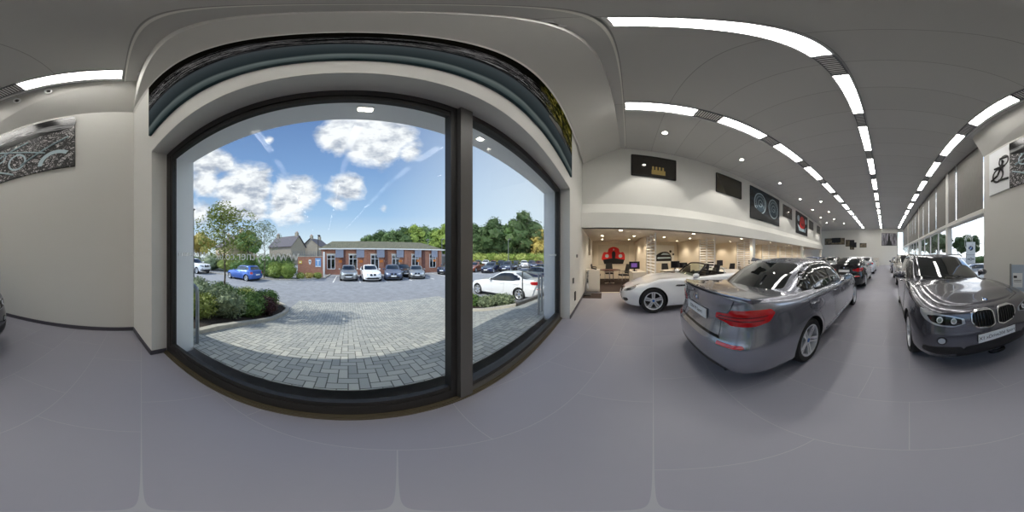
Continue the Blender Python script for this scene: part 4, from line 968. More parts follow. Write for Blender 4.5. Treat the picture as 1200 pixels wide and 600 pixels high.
# ---- banner above the glass: a silver sports car streaking along a road by trees
bn = mat('banner_print', (60, 70, 72), .7, spec=.0); g = G(bn); q = g.xyz(g.mapping(g.pos(), rot=(0, 0, -WROT)))
BZ0, BZ1 = 3.48, 5.14
U = g.math('DIVIDE', g.math('ADD', q[0], 2.05), 5.75); V = g.math('DIVIDE', g.math('SUBTRACT', q[2], BZ0), BZ1-BZ0)
wob = g.math('MULTIPLY', g.math('SUBTRACT', g.noise(g.comb(g.math('MULTIPLY', U, 2.5), V), 2.2, 2), .5), .12)
V2 = g.math('ADD', V, wob)
base = g.ramp(V2, [(0, (60, 76, 80)), (.09, (120, 132, 134)), (.13, (46, 56, 60)), (.30, (66, 76, 82)), (.40, (78, 86, 92)), (.44, (8, 8, 9)), (.52, (30, 30, 34)), (.60, (90, 88, 92)), (.66, (20, 19, 20)), (.72, (12, 11, 11)), (.9, (15, 14, 11)), (1, (10, 12, 9))])
stk = g.noise(g.comb(g.math('MULTIPLY', U, 4), g.math('MULTIPLY', V, 24)), 1.0, 5, .65)
carc = g.ramp(stk, [(.38, (4, 4, 5)), (.46, (20, 20, 23)), (.49, (60, 60, 64)), (.505, (215, 215, 218)), (.52, (14, 14, 16)), (.58, (6, 6, 8)), (.60, (110, 108, 112)), (.62, (10, 10, 12))])
band = g.ramp(V2, [(.43, (0, 0, 0)), (.5, (255, 255, 255)), (.7, (255, 255, 255)), (.77, (0, 0, 0))])
c = g.mix(band, base, carc)
tr = g.noise(g.comb(g.math('MULTIPLY', U, 22), g.math('MULTIPLY', V, 5)), 1.4, 6, .7)
trc = g.ramp(tr, [(.38, (10, 12, 6)), (.5, (46, 50, 18)), (.58, (120, 112, 44)), (.68, (200, 190, 120))])
tm = g.math('MULTIPLY', g.ramp(U, [(.66, (0, 0, 0)), (.74, (255, 255, 255))]), g.ramp(V, [(.42, (0, 0, 0)), (.55, (255, 255, 255))]))
c = g.mix(g.math('MULTIPLY', tm, .9), c, trc)
st2 = g.noise(g.comb(g.math('MULTIPLY', U, 3), g.math('MULTIPLY', V, 34)), 1.0, 3, .5)
g.color(c)
r = empty('photo_banner', W(.8, DW, 0), 0, 'long photo banner of a silver car on a road, above the shopfront glass', 'banner')
def wl(mb, name, m, parent, base=(.8, DW), fix=False, shade=None):      # geometry given in world coordinates under an unrotated parent
    o = mb.build(name, m, parent, shade, fix); o.location = -W(base[0], base[1], 0); return o
m = MB(); m.wbox(-2.05, 3.70, DW-.035, DW, BZ0, BZ1); wl(m, 'print', bn, r)
def flatcar(u, z, s, m_, dd, nm):
    prof = [(-1, 0), (-.98, .16), (-.7, .24), (-.42, .28), (-.2, .42), (.25, .44), (.5, .30), (.85, .26), (1, .15), (1, 0)]
    m = MB(); P = catmull(prof, 3)
    m.plate([W(u+x*s, DW-.036, z+y*s) for x, y in P], -FV, dd); wl(m, nm, m_, r, fix=True)
flatcar(2.6, 4.05, .5, mat('print_dark', (26, 28, 34), .35), .004, 'printed_car')
# ---- pictures and inner windows on the gallery wall
def wall_panel(name, q0, q1, z0, z1, m_, lab, cat, frame=None, th=.04, grp=None):
    qc = (q0+q1)/2; r = empty(name, W(UM, -qc, z0), WROT, lab, cat, grp)
    w = abs(q1-q0)   # local: +x = u, -y = d so +y = q
    m = MB(); m.b2(-th, 0, -w/2, w/2, 0, z1-z0); o = m.build('panel', m_, r)
    if frame:
        m = MB()
        for y in (-w/2, w/2): m.b2(-th-.01, 0, y-.015, y+.015, 0, z1-z0)
        for z in (0, z1-z0): m.b2(-th-.01, 0, -w/2, w/2, z-.015, z+.015)
        m.build('frame', frame, r)
    return r, w, z1-z0
dg = mat('dark_pane', (34, 30, 24), .06, coat=1)
dg2 = mat('olive_pane', (62, 58, 44), .1, coat=1)
r, w, h = wall_panel('internal_window', .97, 2.69, 4.66, 5.66, dg, 'dark internal window high on the gallery wall, nearest the shopfront', 'window', MAT['black_matte'])
mt = mat('lit_room', (120, 100, 56), .5, emit=(190, 165, 90), es=.12); m = MB()
m.b2(-.043, -.041, -.42, .12, .12, .34); 
for k in range(4): m.b2(-.046, -.044, .03-.13*k, .1-.13*k, .34, .5)
m.build('lit_shelves', mt, r)
r, w, h = wall_panel('internal_window', 4.71, 6.39, 4.62, 5.66, dg2, 'olive dark internal window between the first window and the dial poster', 'window', MAT['black_matte'])
r, w, h = wall_panel('internal_window', 11.2, 12.83, 4.65, 5.66, dg2, 'olive internal window between the dial poster and the red car poster', 'window', MAT['frame_grey'])
r, w, h = wall_panel('internal_window', 17.7, 19.3, 4.65, 5.66, dg2, 'olive internal window just beyond the red car poster', 'window', MAT['frame_grey'])
r, w, h = wall_panel('internal_window', 21.2, 22.8, 4.65, 5.66, dg2, 'last olive internal window at the far end of the gallery wall', 'window', MAT['frame_grey'])
# dial poster
pr = mat('poster_dark', (20, 26, 32), .3); g = G(pr); g.color(g.ramp(g.noise(g.mapping(g.pos(), rot=(0, .6, 0), sc=(1, 1, 3)), 1.2, 4), [(.4, (12, 15, 20)), (.62, (44, 58, 68)), (.8, (90, 112, 122))]))
r, w, h = wall_panel('dial_poster', 7.15, 10.55, 3.7, 5.76, pr, 'large poster of two glowing speedometer dials on the gallery wall', 'poster')
pale = mat('print_pale', (176, 196, 204), .4); mid_ = mat('print_teal', (58, 78, 90), .4); deep = mat('print_black', (10, 12, 15), .4)
def disc(mb, y, z, r0, r1, t0=0, t1=2*PI, x=-.045, n=40, ky=1):
    vs = []; 
    for i in range(n+1):
        a = t0+(t1-t0)*i/n
        for rr in (r0, r1):
            for xx in (x, x-.003): vs.append((xx, y+rr*math.cos(a)*ky, z+rr*math.sin(a)))
    fs = []
    for i in range(n):
        b = 4*i; c_ = b+4
        fs += [(b, b+2, c_+2, c_), (b+1, c_+1, c_+3, b+3), (b, c_, c_+1, b+1), (b+2, b+3, c_+3, c_+2)]
    mb.add(vs, fs)
for y, rr in ((-.85, .72), (.72, .70)):
    m = MB(); disc(m, y, 1.12, .01, rr*.8, x=-.042, ky=.9); m.build('printed_dial', mid_, r, fix=True)
    m = MB(); disc(m, y, 1.12, rr*.88, rr*1.0, ky=.9); disc(m, y, 1.12, rr*.3, rr*.36, ky=.9); disc(m, y, 1.12, rr*.62, rr*.66, -.7, 3.8, ky=.9)
    for k in range(22):
        a = -.7+4.5*k/21; m.plate([(-.045, y+.9*rr*f*math.cos(a+s_), 1.12+rr*f*math.sin(a+s_)) for f, s_ in ((.70, -.02), (.82, -.02), (.82, .02), (.70, .02))], (-1, 0, 0), .003)
    a = 3.6; m.plate([(-.048, y-.02, 1.12+.03), (-.048, y+.02, 1.12-.03), (-.048, y+.9*rr*.6*math.cos(a), 1.12+rr*.6*math.sin(a))], (-1, 0, 0), .003)
    m.build('printed_dial_marks', pale, r, fix=True)
m = MB(); m.plate([(-.046, 1.68, .02), (-.046, -1.68, .02), (-.046, -1.68, .22), (-.046, -.2, .30), (-.046, 1.0, .62), (-.046, 1.68, .98)], (-1, 0, 0), .003); m.build('printed_rim', deep, r, fix=True)
# red car poster
r, w, h = wall_panel('red_car_poster', 13.75, 17.05, 3.66, 5.78, deep, 'dark poster of a red sports car front on the gallery wall', 'poster')
red = mat('print_red', (200, 28, 24), .4); m = MB(); disc(m, 0, 1.15, .01, .72, x=-.043); m.build('printed_body', red, r, fix=True)
m = MB(); m.plate([(-.05, -1.35, .95), (-.05, -.5, .62), (-.05, .5, .62), (-.05, 1.35, .95), (-.05, .9, .3), (-.05, -.9, .3)], (-1, 0, 0), .003); disc(m, -1.05, 1.5, .0, .3); disc(m, 1.05, 1.5, .0, .3); m.build('printed_lights', pale, r, fix=True)
m = MB(); disc(m, -.2, 1.0, .02, .16, x=-.052, ky=.8); disc(m, .2, 1.0, .02, .16, x=-.052, ky=.8); m.build('printed_grille', deep, r, fix=True)
# ---- motorcycle poster on the right wall
MC0, MC1, MZ0, MZ1 = .80, 4.04, 3.43, 5.08
bwp = mat('poster_engine', (120, 120, 120), .4); g = G(bwp); q = g.xyz(g.pos())
v = g.comb(g.math('MULTIPLY', q[1], 1.0), g.math('MULTIPLY', q[2], 1.0))
n1 = g.noise(v, 3.0, 8, .7, 1.2)
vo = g.node('ShaderNodeTexVoronoi', feature='DISTANCE_TO_EDGE'); g.put(vo.inputs['Vector'], g.mapping(v, sc=(1, 1.5, 1))); vo.inputs['Scale'].default_value = 6
c = g.ramp(n1, [(.40, (6, 6, 7)), (.455, (30, 29, 30)), (.475, (236, 232, 232)), (.50, (24, 23, 24)), (.56, (8, 8, 8)), (.585, (60, 58, 60)), (.60, (244, 240, 240)), (.64, (20, 20, 20))])
c = g.mix(g.ramp(vo.outputs[0], [(.04, (255, 255, 255)), (.1, (0, 0, 0))]), c, (16, 15, 16)); g.color(c)
r = empty('motorcycle_poster', (XR, (MC0+MC1)/2, MZ0), 0, 'large black and white motorcycle poster on the end wall by the shopfront', 'poster')
m = MB(); hw = (MC1-MC0)/2; m.b2(-.04, 0, -hw, .72, 0, MZ1-MZ0); m.build('engine_print', bwp, r)
m = MB(); m.b2(-.04, 0, .72, hw, 0, MZ1-MZ0); m.build('white_print', MAT['plate_white'], r)
gm = mat('print_tank', (36, 36, 38), .25); gt = G(gm); gt.color(gt.ramp(gt.noise(gt.mapping(gt.pos(), rot=(.5, 0, 0), sc=(1, .5, 4)), 1.6, 2), [(.4, (10, 10, 11)), (.55, (34, 34, 36)), (.66, (150, 150, 152)), (.74, (30, 30, 32))]))
hh = MZ1-MZ0; m = MB()
m.plate([(-.041, y, z) for y, z in catmull([(-hw, hh), (-hw, hh-.36), (-1.2, hh-.52), (-.6, hh-.56), (.1, hh-.62), (.6, hh-.52), (.72, hh-.3), (.72, hh)], 4)], (-1, 0, 0), .004); m.build('printed_tank', gm, r, fix=True)
m = MB(); disc(m, -1.25, .1, .32, .42, .1, 2.2); disc(m, .2, hh-.86, .16, .2); disc(m, -.3, .45, .2, .25); 
for a, b in (((-1.5, .9), (-.4, .3)), ((-.6, 1.0), (.5, .7)), ((-1.0, .5), (.3, 1.0)), ((-.2, .1), (.6, .5))): m.tube((-.045, *a), (-.045, *b), .022, n=6)
m.build('printed_pipes', pale, r, fix=True)
m = MB(); 
for c_, rr in (((.95, 1.05), .22), ((1.2, .6), .26)): disc(m, c_[0], c_[1], rr*.72, rr)
for a, b in (((.95, 1.05), (1.2, .6)), ((.8, 1.15), (1.1, 1.2)), ((.9, .85), (1.35, .9)), ((1.0, .7), (1.0, 1.1)), ((1.2, .6), (1.5, .5)), ((.75, .35), (1.15, .4))): m.tube((-.045, *a), (-.045, *b), .035, n=6)
m.build('printed_fork', deep, r, fix=True)
# ---- far wall pictures
def far_pic(name, x, z, w, h, m_, lab, y=YF, cat='picture'):
    r = empty(name, (x, y, z), 0, lab, cat); m = MB(); m.box((0, -.02, 0), (w, .04, h)); m.build('print', m_, r); m = MB()
    for s_ in (-1, 1): m.box((s_*w/2, -.025, 0), (.04, .05, h+.04)); m.box((0, -.025, s_*h/2), (w, .05, .04))
    m.build('frame', MAT['black_matte'], r); return r
cityp = mat('poster_city', (120, 118, 124), .4); g = G(cityp); q = g.xyz(g.pos())
g.color(g.ramp(g.math('ADD', g.math('MULTIPLY', g.noise(g.comb(g.math('MULTIPLY', q[0], 2.5), g.math('MULTIPLY', q[2], .5)), 1.5, 5), .9), g.math('MULTIPLY', q[2], .045)), [(.44, (34, 32, 36)), (.58, (88, 84, 92)), (.74, (168, 166, 174))]))
r = far_pic('street_poster', .70, 4.20, 2.45, 2.0, cityp, 'large black and white poster high on the far end wall', YF-.5, 'poster')
m = MB(); m.plate([(x, -.06, z) for x, z in ((-.45, -1), (-.28, -.3), (-.12, .45), (0, .72), (.1, .45), (.2, -.2), (.4, -1))], (0, -1, 0), .01); m.build('printed_figure', deep, r, fix=True)
vg = varied('print_sepia', (92, 84, 70), .5, .6, 2.5)
for i, (px, py, w, h) in enumerate([(978, 283, 3.6, 1.1), (980, 281.5, 1.5, .75), (993.5, 285, .7, 1.1), (998.5, 285.5, .75, 1.2), (998.5, 290, .7, .7), (1002, 287, .45, .8), (1011.5, 287.5, 1.1, .7)]):
    az = math.radians((px-1037)*.3); x = YF*math.tan(az); e = math.radians((300-py)*.3); z = CAM_Z+YF/math.cos(az)*math.tan(e)
    far_pic('framed_picture', x, z, w, h, vg if i % 2 == 0 else MAT['ink'], ['wide sepia picture low on the far cream wall', 'dark landscape picture beside the wide sepia one', 'narrow dark portrait picture, first of the far cluster', 'tall dark portrait picture in the far cluster', 'small square picture hung under the tall one', 'slim pale picture at the right of the cluster', 'single dark landscape picture near the end poster'][i], YF-.02*(i in (1,)))
r = empty('service_counter', (-3.2, YF-3.2, 0), 0, 'long white counter at the far end of the hall', 'counter')
m = MB(); m.box((0, 0, .5), (4.6, .7, 1.0)); m.box((0, -.36, 1.12), (4.7, .12, .24)); m.build('body', MAT['desk_white'], r); m = MB(); m.box((0, 0, 1.02), (4.7, .8, .05)); m.build('top', MAT['grey_metal'], r)
# ---- wall fittings on the window wall under the gallery
def plate_on_wall(name, u, z, w, h, m_, lab, d=DW):
    o = MB().wbox(u-w/2, u+w/2, d-.025, d, z-h/2, z+h/2).build(name, m_); tag(o, lab, 'wall fitting'); return o
plate_on_wall('light_switch', 4.55, 1.50, .12, .09, MAT['grey_metal'], 'grey switch on the window wall just under gallery edge')
plate_on_wall('socket_plate', 4.0, .88, .1, .13, MAT['frame_grey'], 'dark socket plate at mid height beside the shopfront frame')
plate_on_wall('floor_box', 4.25, .42, .12, .24, MAT['black_plastic'], 'black wall box low beside the shopfront frame')
# framed picture on the window wall deep in the office
r = empty('framed_print', W(8.2, DW, 1.95), WROT, 'narrow dark framed print on the window wall deep in the office', 'picture')
m = MB(); m.box((0, -.02, 0), (1.1, .03, .95)); m.build('frame', MAT['white_plastic'], r); m = MB(); m.box((0, -.04, 0), (.95, .012, .82)); m.build('print', vg, r)
# ================================================================ OFFICES UNDER THE GALLERY, FLOOR STANDS AND CARS
def P_(u, q, z=0): return W(u, -q, z)
parts_q = [2.1+3.1*k for k in range(7)]
for i, q in enumerate(parts_q):
    m = MB(); m.wbox(7.85, UB, -q-.06, -q+.06, 0, 2.47); struct(m.build('partition_%d' % (i+1), MAT['wall_warm']))
# slatted screens standing at each partition's end
def louvre():
    r = empty('slatted_screen'); m = MB()
    for x in (-.66, .02, .66): m.box((x, 0, 1.23), (.05 if x != .02 else .09, .06, 2.46))
    m.build('posts', MAT['white_plastic'], r)
    for k in range(17):
        if k < 5: continue
        m = MB(); m.box((0, 0, .12+.14*k), (1.3, .05, .055), rx=.4); m.build('slat', MAT['white_plastic'], r)
    m = MB(); m.box((-.28, 0, .38), (.5, .05, .74)); m.build('lower_panel', MAT['white_plastic'], r)
    return r
p = louvre()
for i, q in enumerate(parts_q):
    o = p if i == 0 else copy_tree(p); o.location = P_(7.12, q); o.rotation_euler = (0, 0, WROT)
    tag(o, 'white slatted screen on posts, %s from the shopfront along the office bays' % ORD[i], 'screen', 'slatted screens between office bays')
for i, q in enumerate((7.35, 15.2, 23.2)):
    m = MB(); m.wbox(5.6, 5.82, -q-.11, -q+.11, 0, 2.5); struct(m.build('pillar_%d' % (i+1), MAT['wall_white']))
# desks
def desk():
    r = empty('office_desk'); m = MB(); m.box((0, 0, .735), (.8, 1.5, .03)); m.build('top', MAT['desk_white'], r)
    for y in (-.7, .7): m = MB(); m.box((0, y, .36), (.72, .04, .72)); m.build('side_panel', MAT['desk_white'], r)
    m = MB(); m.box((.3, 0, .45), (.03, 1.36, .5)); m.build('modesty_panel', MAT['desk_white'], r); return r
def monitor():
    r = empty('computer_monitor'); m = MB(); m.box((0, 0, .30), (.04, .54, .36)); m.build('bezel', MAT['black_plastic'], r)
    m = MB(); m.box((-.023, 0, .305), (.004, .50, .31)); m.build('screen', MAT['screen'], r)
    m = MB(); m.box((.02, 0, .1), (.04, .06, .2)); m.box((.02, 0, .01), (.18, .24, .02)); m.build('stand', MAT['black_plastic'], r); return r
def chair():
    r = empty('office_chair'); m = MB(); m.box((0, 0, .47), (.46, .46, .08)); o = m.build('seat', MAT['seat_leather'], r)
    b = o.modifiers.new('s', 'BEVEL'); b.width = .03; b.segments = 3
    m = MB()
    for k in range(5): m.box((.2+.018*k, 0, .6+.1*k), (.06, .46-.02*k, .11), ry=.15)
    o = m.build('backrest', MAT['seat_leather'], r)
    for sg in (-1, 1):
        m = MB(); m.path([(-.2, sg*.25, .0), (-.18, sg*.25, .42), (-.14, sg*.25, .66), (.16, sg*.25, .68), (.22, sg*.25, .45), (.24, sg*.25, .0)], .014, 8); m.build('leg_frame', MAT['chrome'], r, 60)
    return r
dk, mo, ch = desk(), monitor(), chair()
bays = ['the red car picture', 'the grey sports car picture', 'the first bare bay wall', 'the second bare bay wall', 'the third bare bay wall', 'the fourth bare bay wall', 'the far last bay wall']
for i in range(7):
    q = 1.35 if i == 0 else parts_q[i-1]+1.45
    u = 7.95 if i == 0 else 8.0
    o = dk if i == 0 else copy_tree(dk); o.location = P_(u, q); o.rotation_euler = (0, 0, WROT+(0 if i else PI/2)); tag(o, 'white office desk in the bay with '+bays[i], 'desk', 'white office desks')
    if i == 0: o.location = P_(7.95, 1.62); o.scale = (.8, .8, 1)
    o = mo if i == 0 else copy_tree(mo); o.location = P_(u-.12, q+.12, .75); o.rotation_euler = (0, 0, WROT+.15); tag(o, 'large black monitor in the bay with '+bays[i], 'monitor', 'monitors on office desks')
    if i:
        o = copy_tree(mo); o.location = P_(u-.05, q-.55+1.2*(i % 2), .75); o.scale = (.8, .8, .8); o.rotation_euler = (0, 0, WROT-.3); tag(o, 'smaller second monitor in the bay with '+bays[i], 'monitor', 'monitors on office desks')
        o = copy_tree(ch); o.location = P_(u+.85, q); o.rotation_euler = (0, 0, WROT); tag(o, 'black office chair behind the desk in the bay with '+bays[i], 'chair', 'chairs behind desks')
        o = copy_tree(ch); o.location = P_(u-.8, q+.3); o.rotation_euler = (0, 0, WROT+PI); tag(o, 'black visitor chair before the desk in the bay with '+bays[i], 'chair', 'visitor chairs')
pur = mat('screen_purple', (90, 60, 120), .3, emit=(90, 60, 130), es=.6)
o = MB(); o.box((-.027, .02, .3), (.004, .3, .2)); mo_child = o.build('screen_image', pur, mo)
# round table and its chairs
r = empty('round_table', P_(8.96, .30), 0, 'round dark meeting table on a chrome pedestal below the red car picture', 'table')
m = MB(); m.lathe([(0, .745), (.6, .745), (.61, .735), (.6, .72), (0, .72)], n=40); m.build('table_top', MAT['table_brown'], r, 40)
m = MB(); m.tube((0, 0, .02), (0, 0, .72), .035, n=16); m.build('pedestal', MAT['chrome'], r, 40)
m = MB(); m.lathe([(0, .03), (.26, .012), (.28, 0), (0, 0)], n=32); m.build('base', MAT['chrome'], r, 40)
for i, (u, q, a, lab) in enumerate([(9.75, .3, 0, 'black chair behind the round table, under the red car picture'), (8.9, -.42, PI/2, 'black chair at the round table on the shopfront side'), (8.8, 1.05, -PI/2+.3, 'black chair at the round table on the desk side')]):
    o = ch if i == 0 else copy_tree(ch); o.location = P_(u, q); o.rotation_euler = (0, 0, WROT+a); tag(o, lab, 'chair', 'chairs at the round table')
# white cabinet with a phone
r = empty('white_cabinet', P_(6.95, -.47), WROT, 'low white cabinet with a phone on it by the office entrance', 'cabinet')
m = MB(); m.b2(-.25, .25, -.28, .28, .0, .9); m.build('body', MAT['desk_white'], r); m = MB(); m.b2(-.26, .26, -.29, .29, .9, .925); m.build('top', MAT['desk_white'], r)
m = MB(); m.b2(-.262, -.25, -.26, .26, .06, .86); m.build('door', MAT['desk_white'], r)
r = empty('desk_phone', P_(6.95, -.42, .925), WROT, 'black desk phone on the white cabinet', 'phone')
m = MB(); m.box((0, 0, .035), (.16, .2, .05), rx=.2); m.build('base', MAT['black_plastic'], r); m = MB(); m.path([(-.06, -.1, .08), (-.06, -.06, .11), (-.06, .06, .12), (-.06, .1, .09)], .02, 8); m.build('handset', MAT['black_plastic'], r, 60)
# wire magazine rack
r = empty('brochure_rack', P_(6.1, -.62), WROT, 'wire brochure rack against the window wall', 'rack')
for sg in (-1, 1):
    m = MB(); m.path([(sg*.15, .08, .0), (sg*.15, .08, .3), (sg*.15, .0, .75), (sg*.15, -.02, .95)], .01, 6); m.build('post', MAT['steel'], r, 60)
for k in range(3):
    m = MB()
    for z in (0, .07, .14): m.path([(-.15, .06, .25+.22*k+z), (-.15, -.04, .25+.22*k+z), (.15, -.04, .25+.22*k+z), (.15, .06, .25+.22*k+z)], .006, 6)
    m.build('tray', MAT['steel'], r, 60)
m = MB(); m.box((0, 0, .02), (.36, .24, .04)); m.build('base', MAT['black_plastic'], r)
for k in range(3):
    o = MB(); c_ = P_(6.1, -.62, .37+.22*k); o.box(tuple(c_), (.21, .03, .2), WROT, rx=-.15); o = o.build('brochure', MAT['black_gloss'] if k else MAT['plate_white']); tag(o, 'brochure in the %s tray of the wire rack' % ['lowest', 'middle', 'top'][k], 'brochure', 'brochures in the wire rack')
# pictures on the back wall
r = empty('red_car_picture', P_(UB, .62, .9), WROT, 'white picture of an old red sports car seen from the front, behind the round table', 'picture')
m = MB(); m.b2(-.03, 0, -1.0, 1.0, 0, 1.33); m.build('board', MAT['trim_cream'], r)
def bp(mb, pts, x=-.033, t=.004): mb.plate([(x, y, z) for y, z in pts], (-1, 0, 0), t)
m = MB(); bp(m, catmull([(-.72, .32), (-.74, .62), (-.62, .86), (-.4, .84), (-.32, 1.08), (0, 1.2), (.32, 1.08), (.4, .84), (.62, .86), (.74, .62), (.72, .32), (0, .34)], 3)); m.build('printed_body', red, r, fix=True)
m = MB(); bp(m, [(-.62, .08), (-.70, .36), (-.2, .44), (.2, .44), (.70, .36), (.62, .08)], -.038); bp(m, catmull([(-.1, .44), (-.12, .8), (0, .92), (.12, .8), (.1, .44)], 3), -.038); m.build('printed_grille', deep, r, fix=True)
for y_, z_, r_ in ((-.44, .6, .12), (.44, .6, .12), (0, 1.02, .05)):
    m = MB(); disc(m, y_, z_, 0, r_, x=-.038); m.build('printed_lamp', pale, r, fix=True)
r = empty('grey_car_picture', P_(UB, 4.15, 1.0), WROT, 'pale picture of a black and silver sports car, second office bay', 'picture')
m = MB(); m.b2(-.03, 0, -.72, .72, 0, 1.25); m.build('board', MAT['wall_white'], r)
m = MB(); bp(m, catmull([(.68, .14), (.7, .40), (.55, .62), (.2, .78), (-.2, .78), (-.42, .6), (-.5, .40), (-.5, .14)], 3)); disc(m, -.42, .82, 0, .09, x=-.035); disc(m, -.64, .62, 0, .07, x=-.035); m.build('printed_body', deep, r, fix=True)
m = MB(); bp(m, [(.6, .36), (.5, .42), (-.4, .42), (-.44, .34), (.5, .30)], -.039); bp(m, [(-.4, .58), (-.15, .70), (.15, .70), (.3, .58)], -.039); m.build('printed_highlights', pale, r, fix=True)
# information stand by the dark car
r = empty('information_stand', (2.42, 2.32, 0), -.95, 'slim silver information stand with pale sheets by the end wall', 'stand')
m = MB(); m.box((0, 0, .012), (.42, .30, .024)); m.build('base_plate', MAT['white_plastic'], r)
m = MB(); m.box((-.12, 0, .68), (.035, .03, 1.32)); m.build('post', MAT['steel'], r)
m = MB(); m.box((.03, 0, .72), (.26, .018, 1.2)); m.build('panel', mat('stand_blue', (176, 190, 206), .3), r)
m = MB(); m.box((.03, -.011, 1.0), (.2, .003, .3)); m.box((.03, -.011, .62), (.2, .003, .3)); m.build('sheet', MAT['plate_white'], r)
Rx = Matrix.Rotation(PI/2, 4, 'X')
m = MB(); m.box((-.02, -.013, 1.07), (.07, .002, .05)); m.box((.03, -.013, 1.0), (.16, .002, .01)); m.box((.03, -.013, .97), (.16, .002, .01)); m.box((.0, -.013, .66), (.1, .002, .05)); m.build('printed_line', MAT['ink'], r)
# black loop lying on the floor under the nose of the dark car
m = MB(); m.path([(1.46+.13*math.cos(t), 1.78+.07*math.sin(t), .018+.004*math.sin(3*t)) for t in [2*PI*i/30 for i in range(31)]], .016, 8); m.path([(1.46+.10*math.cos(t), 1.78+.05*math.sin(t), .05) for t in [2*PI*i/30 for i in range(31)]], .012, 8)
o = m.build('black_loop', MAT['black_gloss'], shade=60); tag(o, 'small black loop on the tiles under the dark crossover nose', 'cable')
# ---- cars in the hall
sal = build_saloon('520d M Sport', ''); crs = build_suv('X1 xDrive20d Sport'); rod = build_roadster(); hat = build_hatch()
place_car(sal, 'saloon_car', -1.81, 3.18, 0, 'paint_grey', 'grey metallic saloon in the hall, tail and white rear plate towards the shopfront', first=True)
place_car(crs, 'crossover_car', 1.27, 3.66, PI-.035, 'paint_dark_grey', 'dark grey crossover in the hall with white front plate, facing the shopfront', first=True)
place_car(rod, 'roadster_car', -4.93, 1.88, PI, 'paint_white', 'white open roadster with dark seats beside the offices', first=True)
q9 = (.945, .945, .98)
def strip_text(root):
    for c in list(root.children):
        for d in list(c.children):
            if d.name.startswith('lettering'): bpy.data.objects.remove(d)
def car2(proto, name, x, y, rz, pm, label, **k):
    r = place_car(proto, name, x, y, rz, pm, label, **k); strip_text(r); return r
car2(sal, 'saloon_car', -1.79, 9.23, 0, 'paint_black', 'black saloon parked nose away, straight ahead of the grey saloon', sc=q9)
car2(sal, 'saloon_car', -1.75, 15.0, 0, 'paint_white', 'white saloon down the hall beyond the black saloon', sc=q9)
car2(crs, 'crossover_car', 1.45, 9.75, PI, 'paint_beige', 'pale silver crossover behind the dark grey crossover', sc=(1, 1, 1.04))
car2(sal, 'saloon_car', 1.42, 15.8, PI, 'paint_navy', 'dark navy saloon furthest down the window side', sc=q9)
car2(hat, 'hatchback_car', -5.4, 11.2, PI, 'paint_slate', 'slate hatchback in the row by the offices', sc=(1.03, 1.03, 1.02), first=True)
car2(sal, 'saloon_car', -5.6, 16.6, PI, 'paint_silver', 'silver saloon further along the row by the offices', sc=q9)
car2(sal, 'saloon_car', -4.2, 21.2, .9, 'paint_white', 'white saloon parked across near the far counter', sc=q9)
# ================================================================ OUTSIDE
def sst(t): t = max(0, min(1, t)); return t*t*(3-2*t)
def gz(u, d): return -.8*sst((d-1.4+max(0, u-3)*.25)/4.5)
def terrain(name, u0, u1, d0, d1, st, m_, lift=0, keep=None):
    nu = int(round((u1-u0)/st)); nd = int(round((d1-d0)/st)); m = MB(); vs = []
    for i in range(nu+1):
        for j in range(nd+1):
            u = u0+(u1-u0)*i/nu; d = d0+(d1-d0)*j/nd; vs.append(W(u, d, gz(u, d)+lift))
    fs = []
    for i in range(nu):
        for j in range(nd):
            uc, dc = u0+(u1-u0)*(i+.5)/nu, d0+(d1-d0)*(j+.5)/nd
            if keep and not keep(uc, dc): continue
            a = i*(nd+1)+j; fs.append((a, a+nd+1, a+nd+2, a+1))
    m.add(vs, fs); o = m.build(name, m_)
    for p in o.data.polygons: p.use_smooth = True
    return struct(o)
def inpoly(P, x, y):
    c = False; n = len(P)
    for i in range(n):
        x1, y1 = P[i]; x2, y2 = P[(i+1) % n]
        if (y1 > y) != (y2 > y) and x < (x2-x1)*(y-y1)/(y2-y1)+x1: c = not c
    return c
left_bed = [(-2.35, 1.38), (-2.35, 5.6), (-2.6, 6.4), (-3.3, 7.0), (-4.4, 7.25), (-14, 7.25), (-14, 1.38)]
right_bed = [(4.95, 2.98), (4.35, 4.0), (4.3, 5.2), (4.7, 6.5), (5.5, 7.1), (6.3, 6.9), (6.35, 2.9)]
terrain('ground_asphalt', -30, 32, 1.38, 25, .5, MAT['asphalt'])
m = MB(); m.box((0, 30, -.87), (400, 400, .1)); struct(m.build('ground', MAT['asphalt']))
terrain('paving_blocks', -2.4, 4.8, 1.38, 7.78, .2, MAT['paving'], .012)
terrain('paving_walk', 4.8, 9.6, 1.38, 2.98, .2, MAT['paving'], .012)
def bed(name, P, m_):
    us = [p[0] for p in P]; ds = [p[1] for p in P]
    terrain(name, min(us), max(us), min(ds), max(ds), .18, m_, .05, lambda u, d: inpoly(P, u, d))
bed('ground_left_bed', left_bed, MAT['soil']); bed('ground_right_bed', right_bed, MAT['soil'])
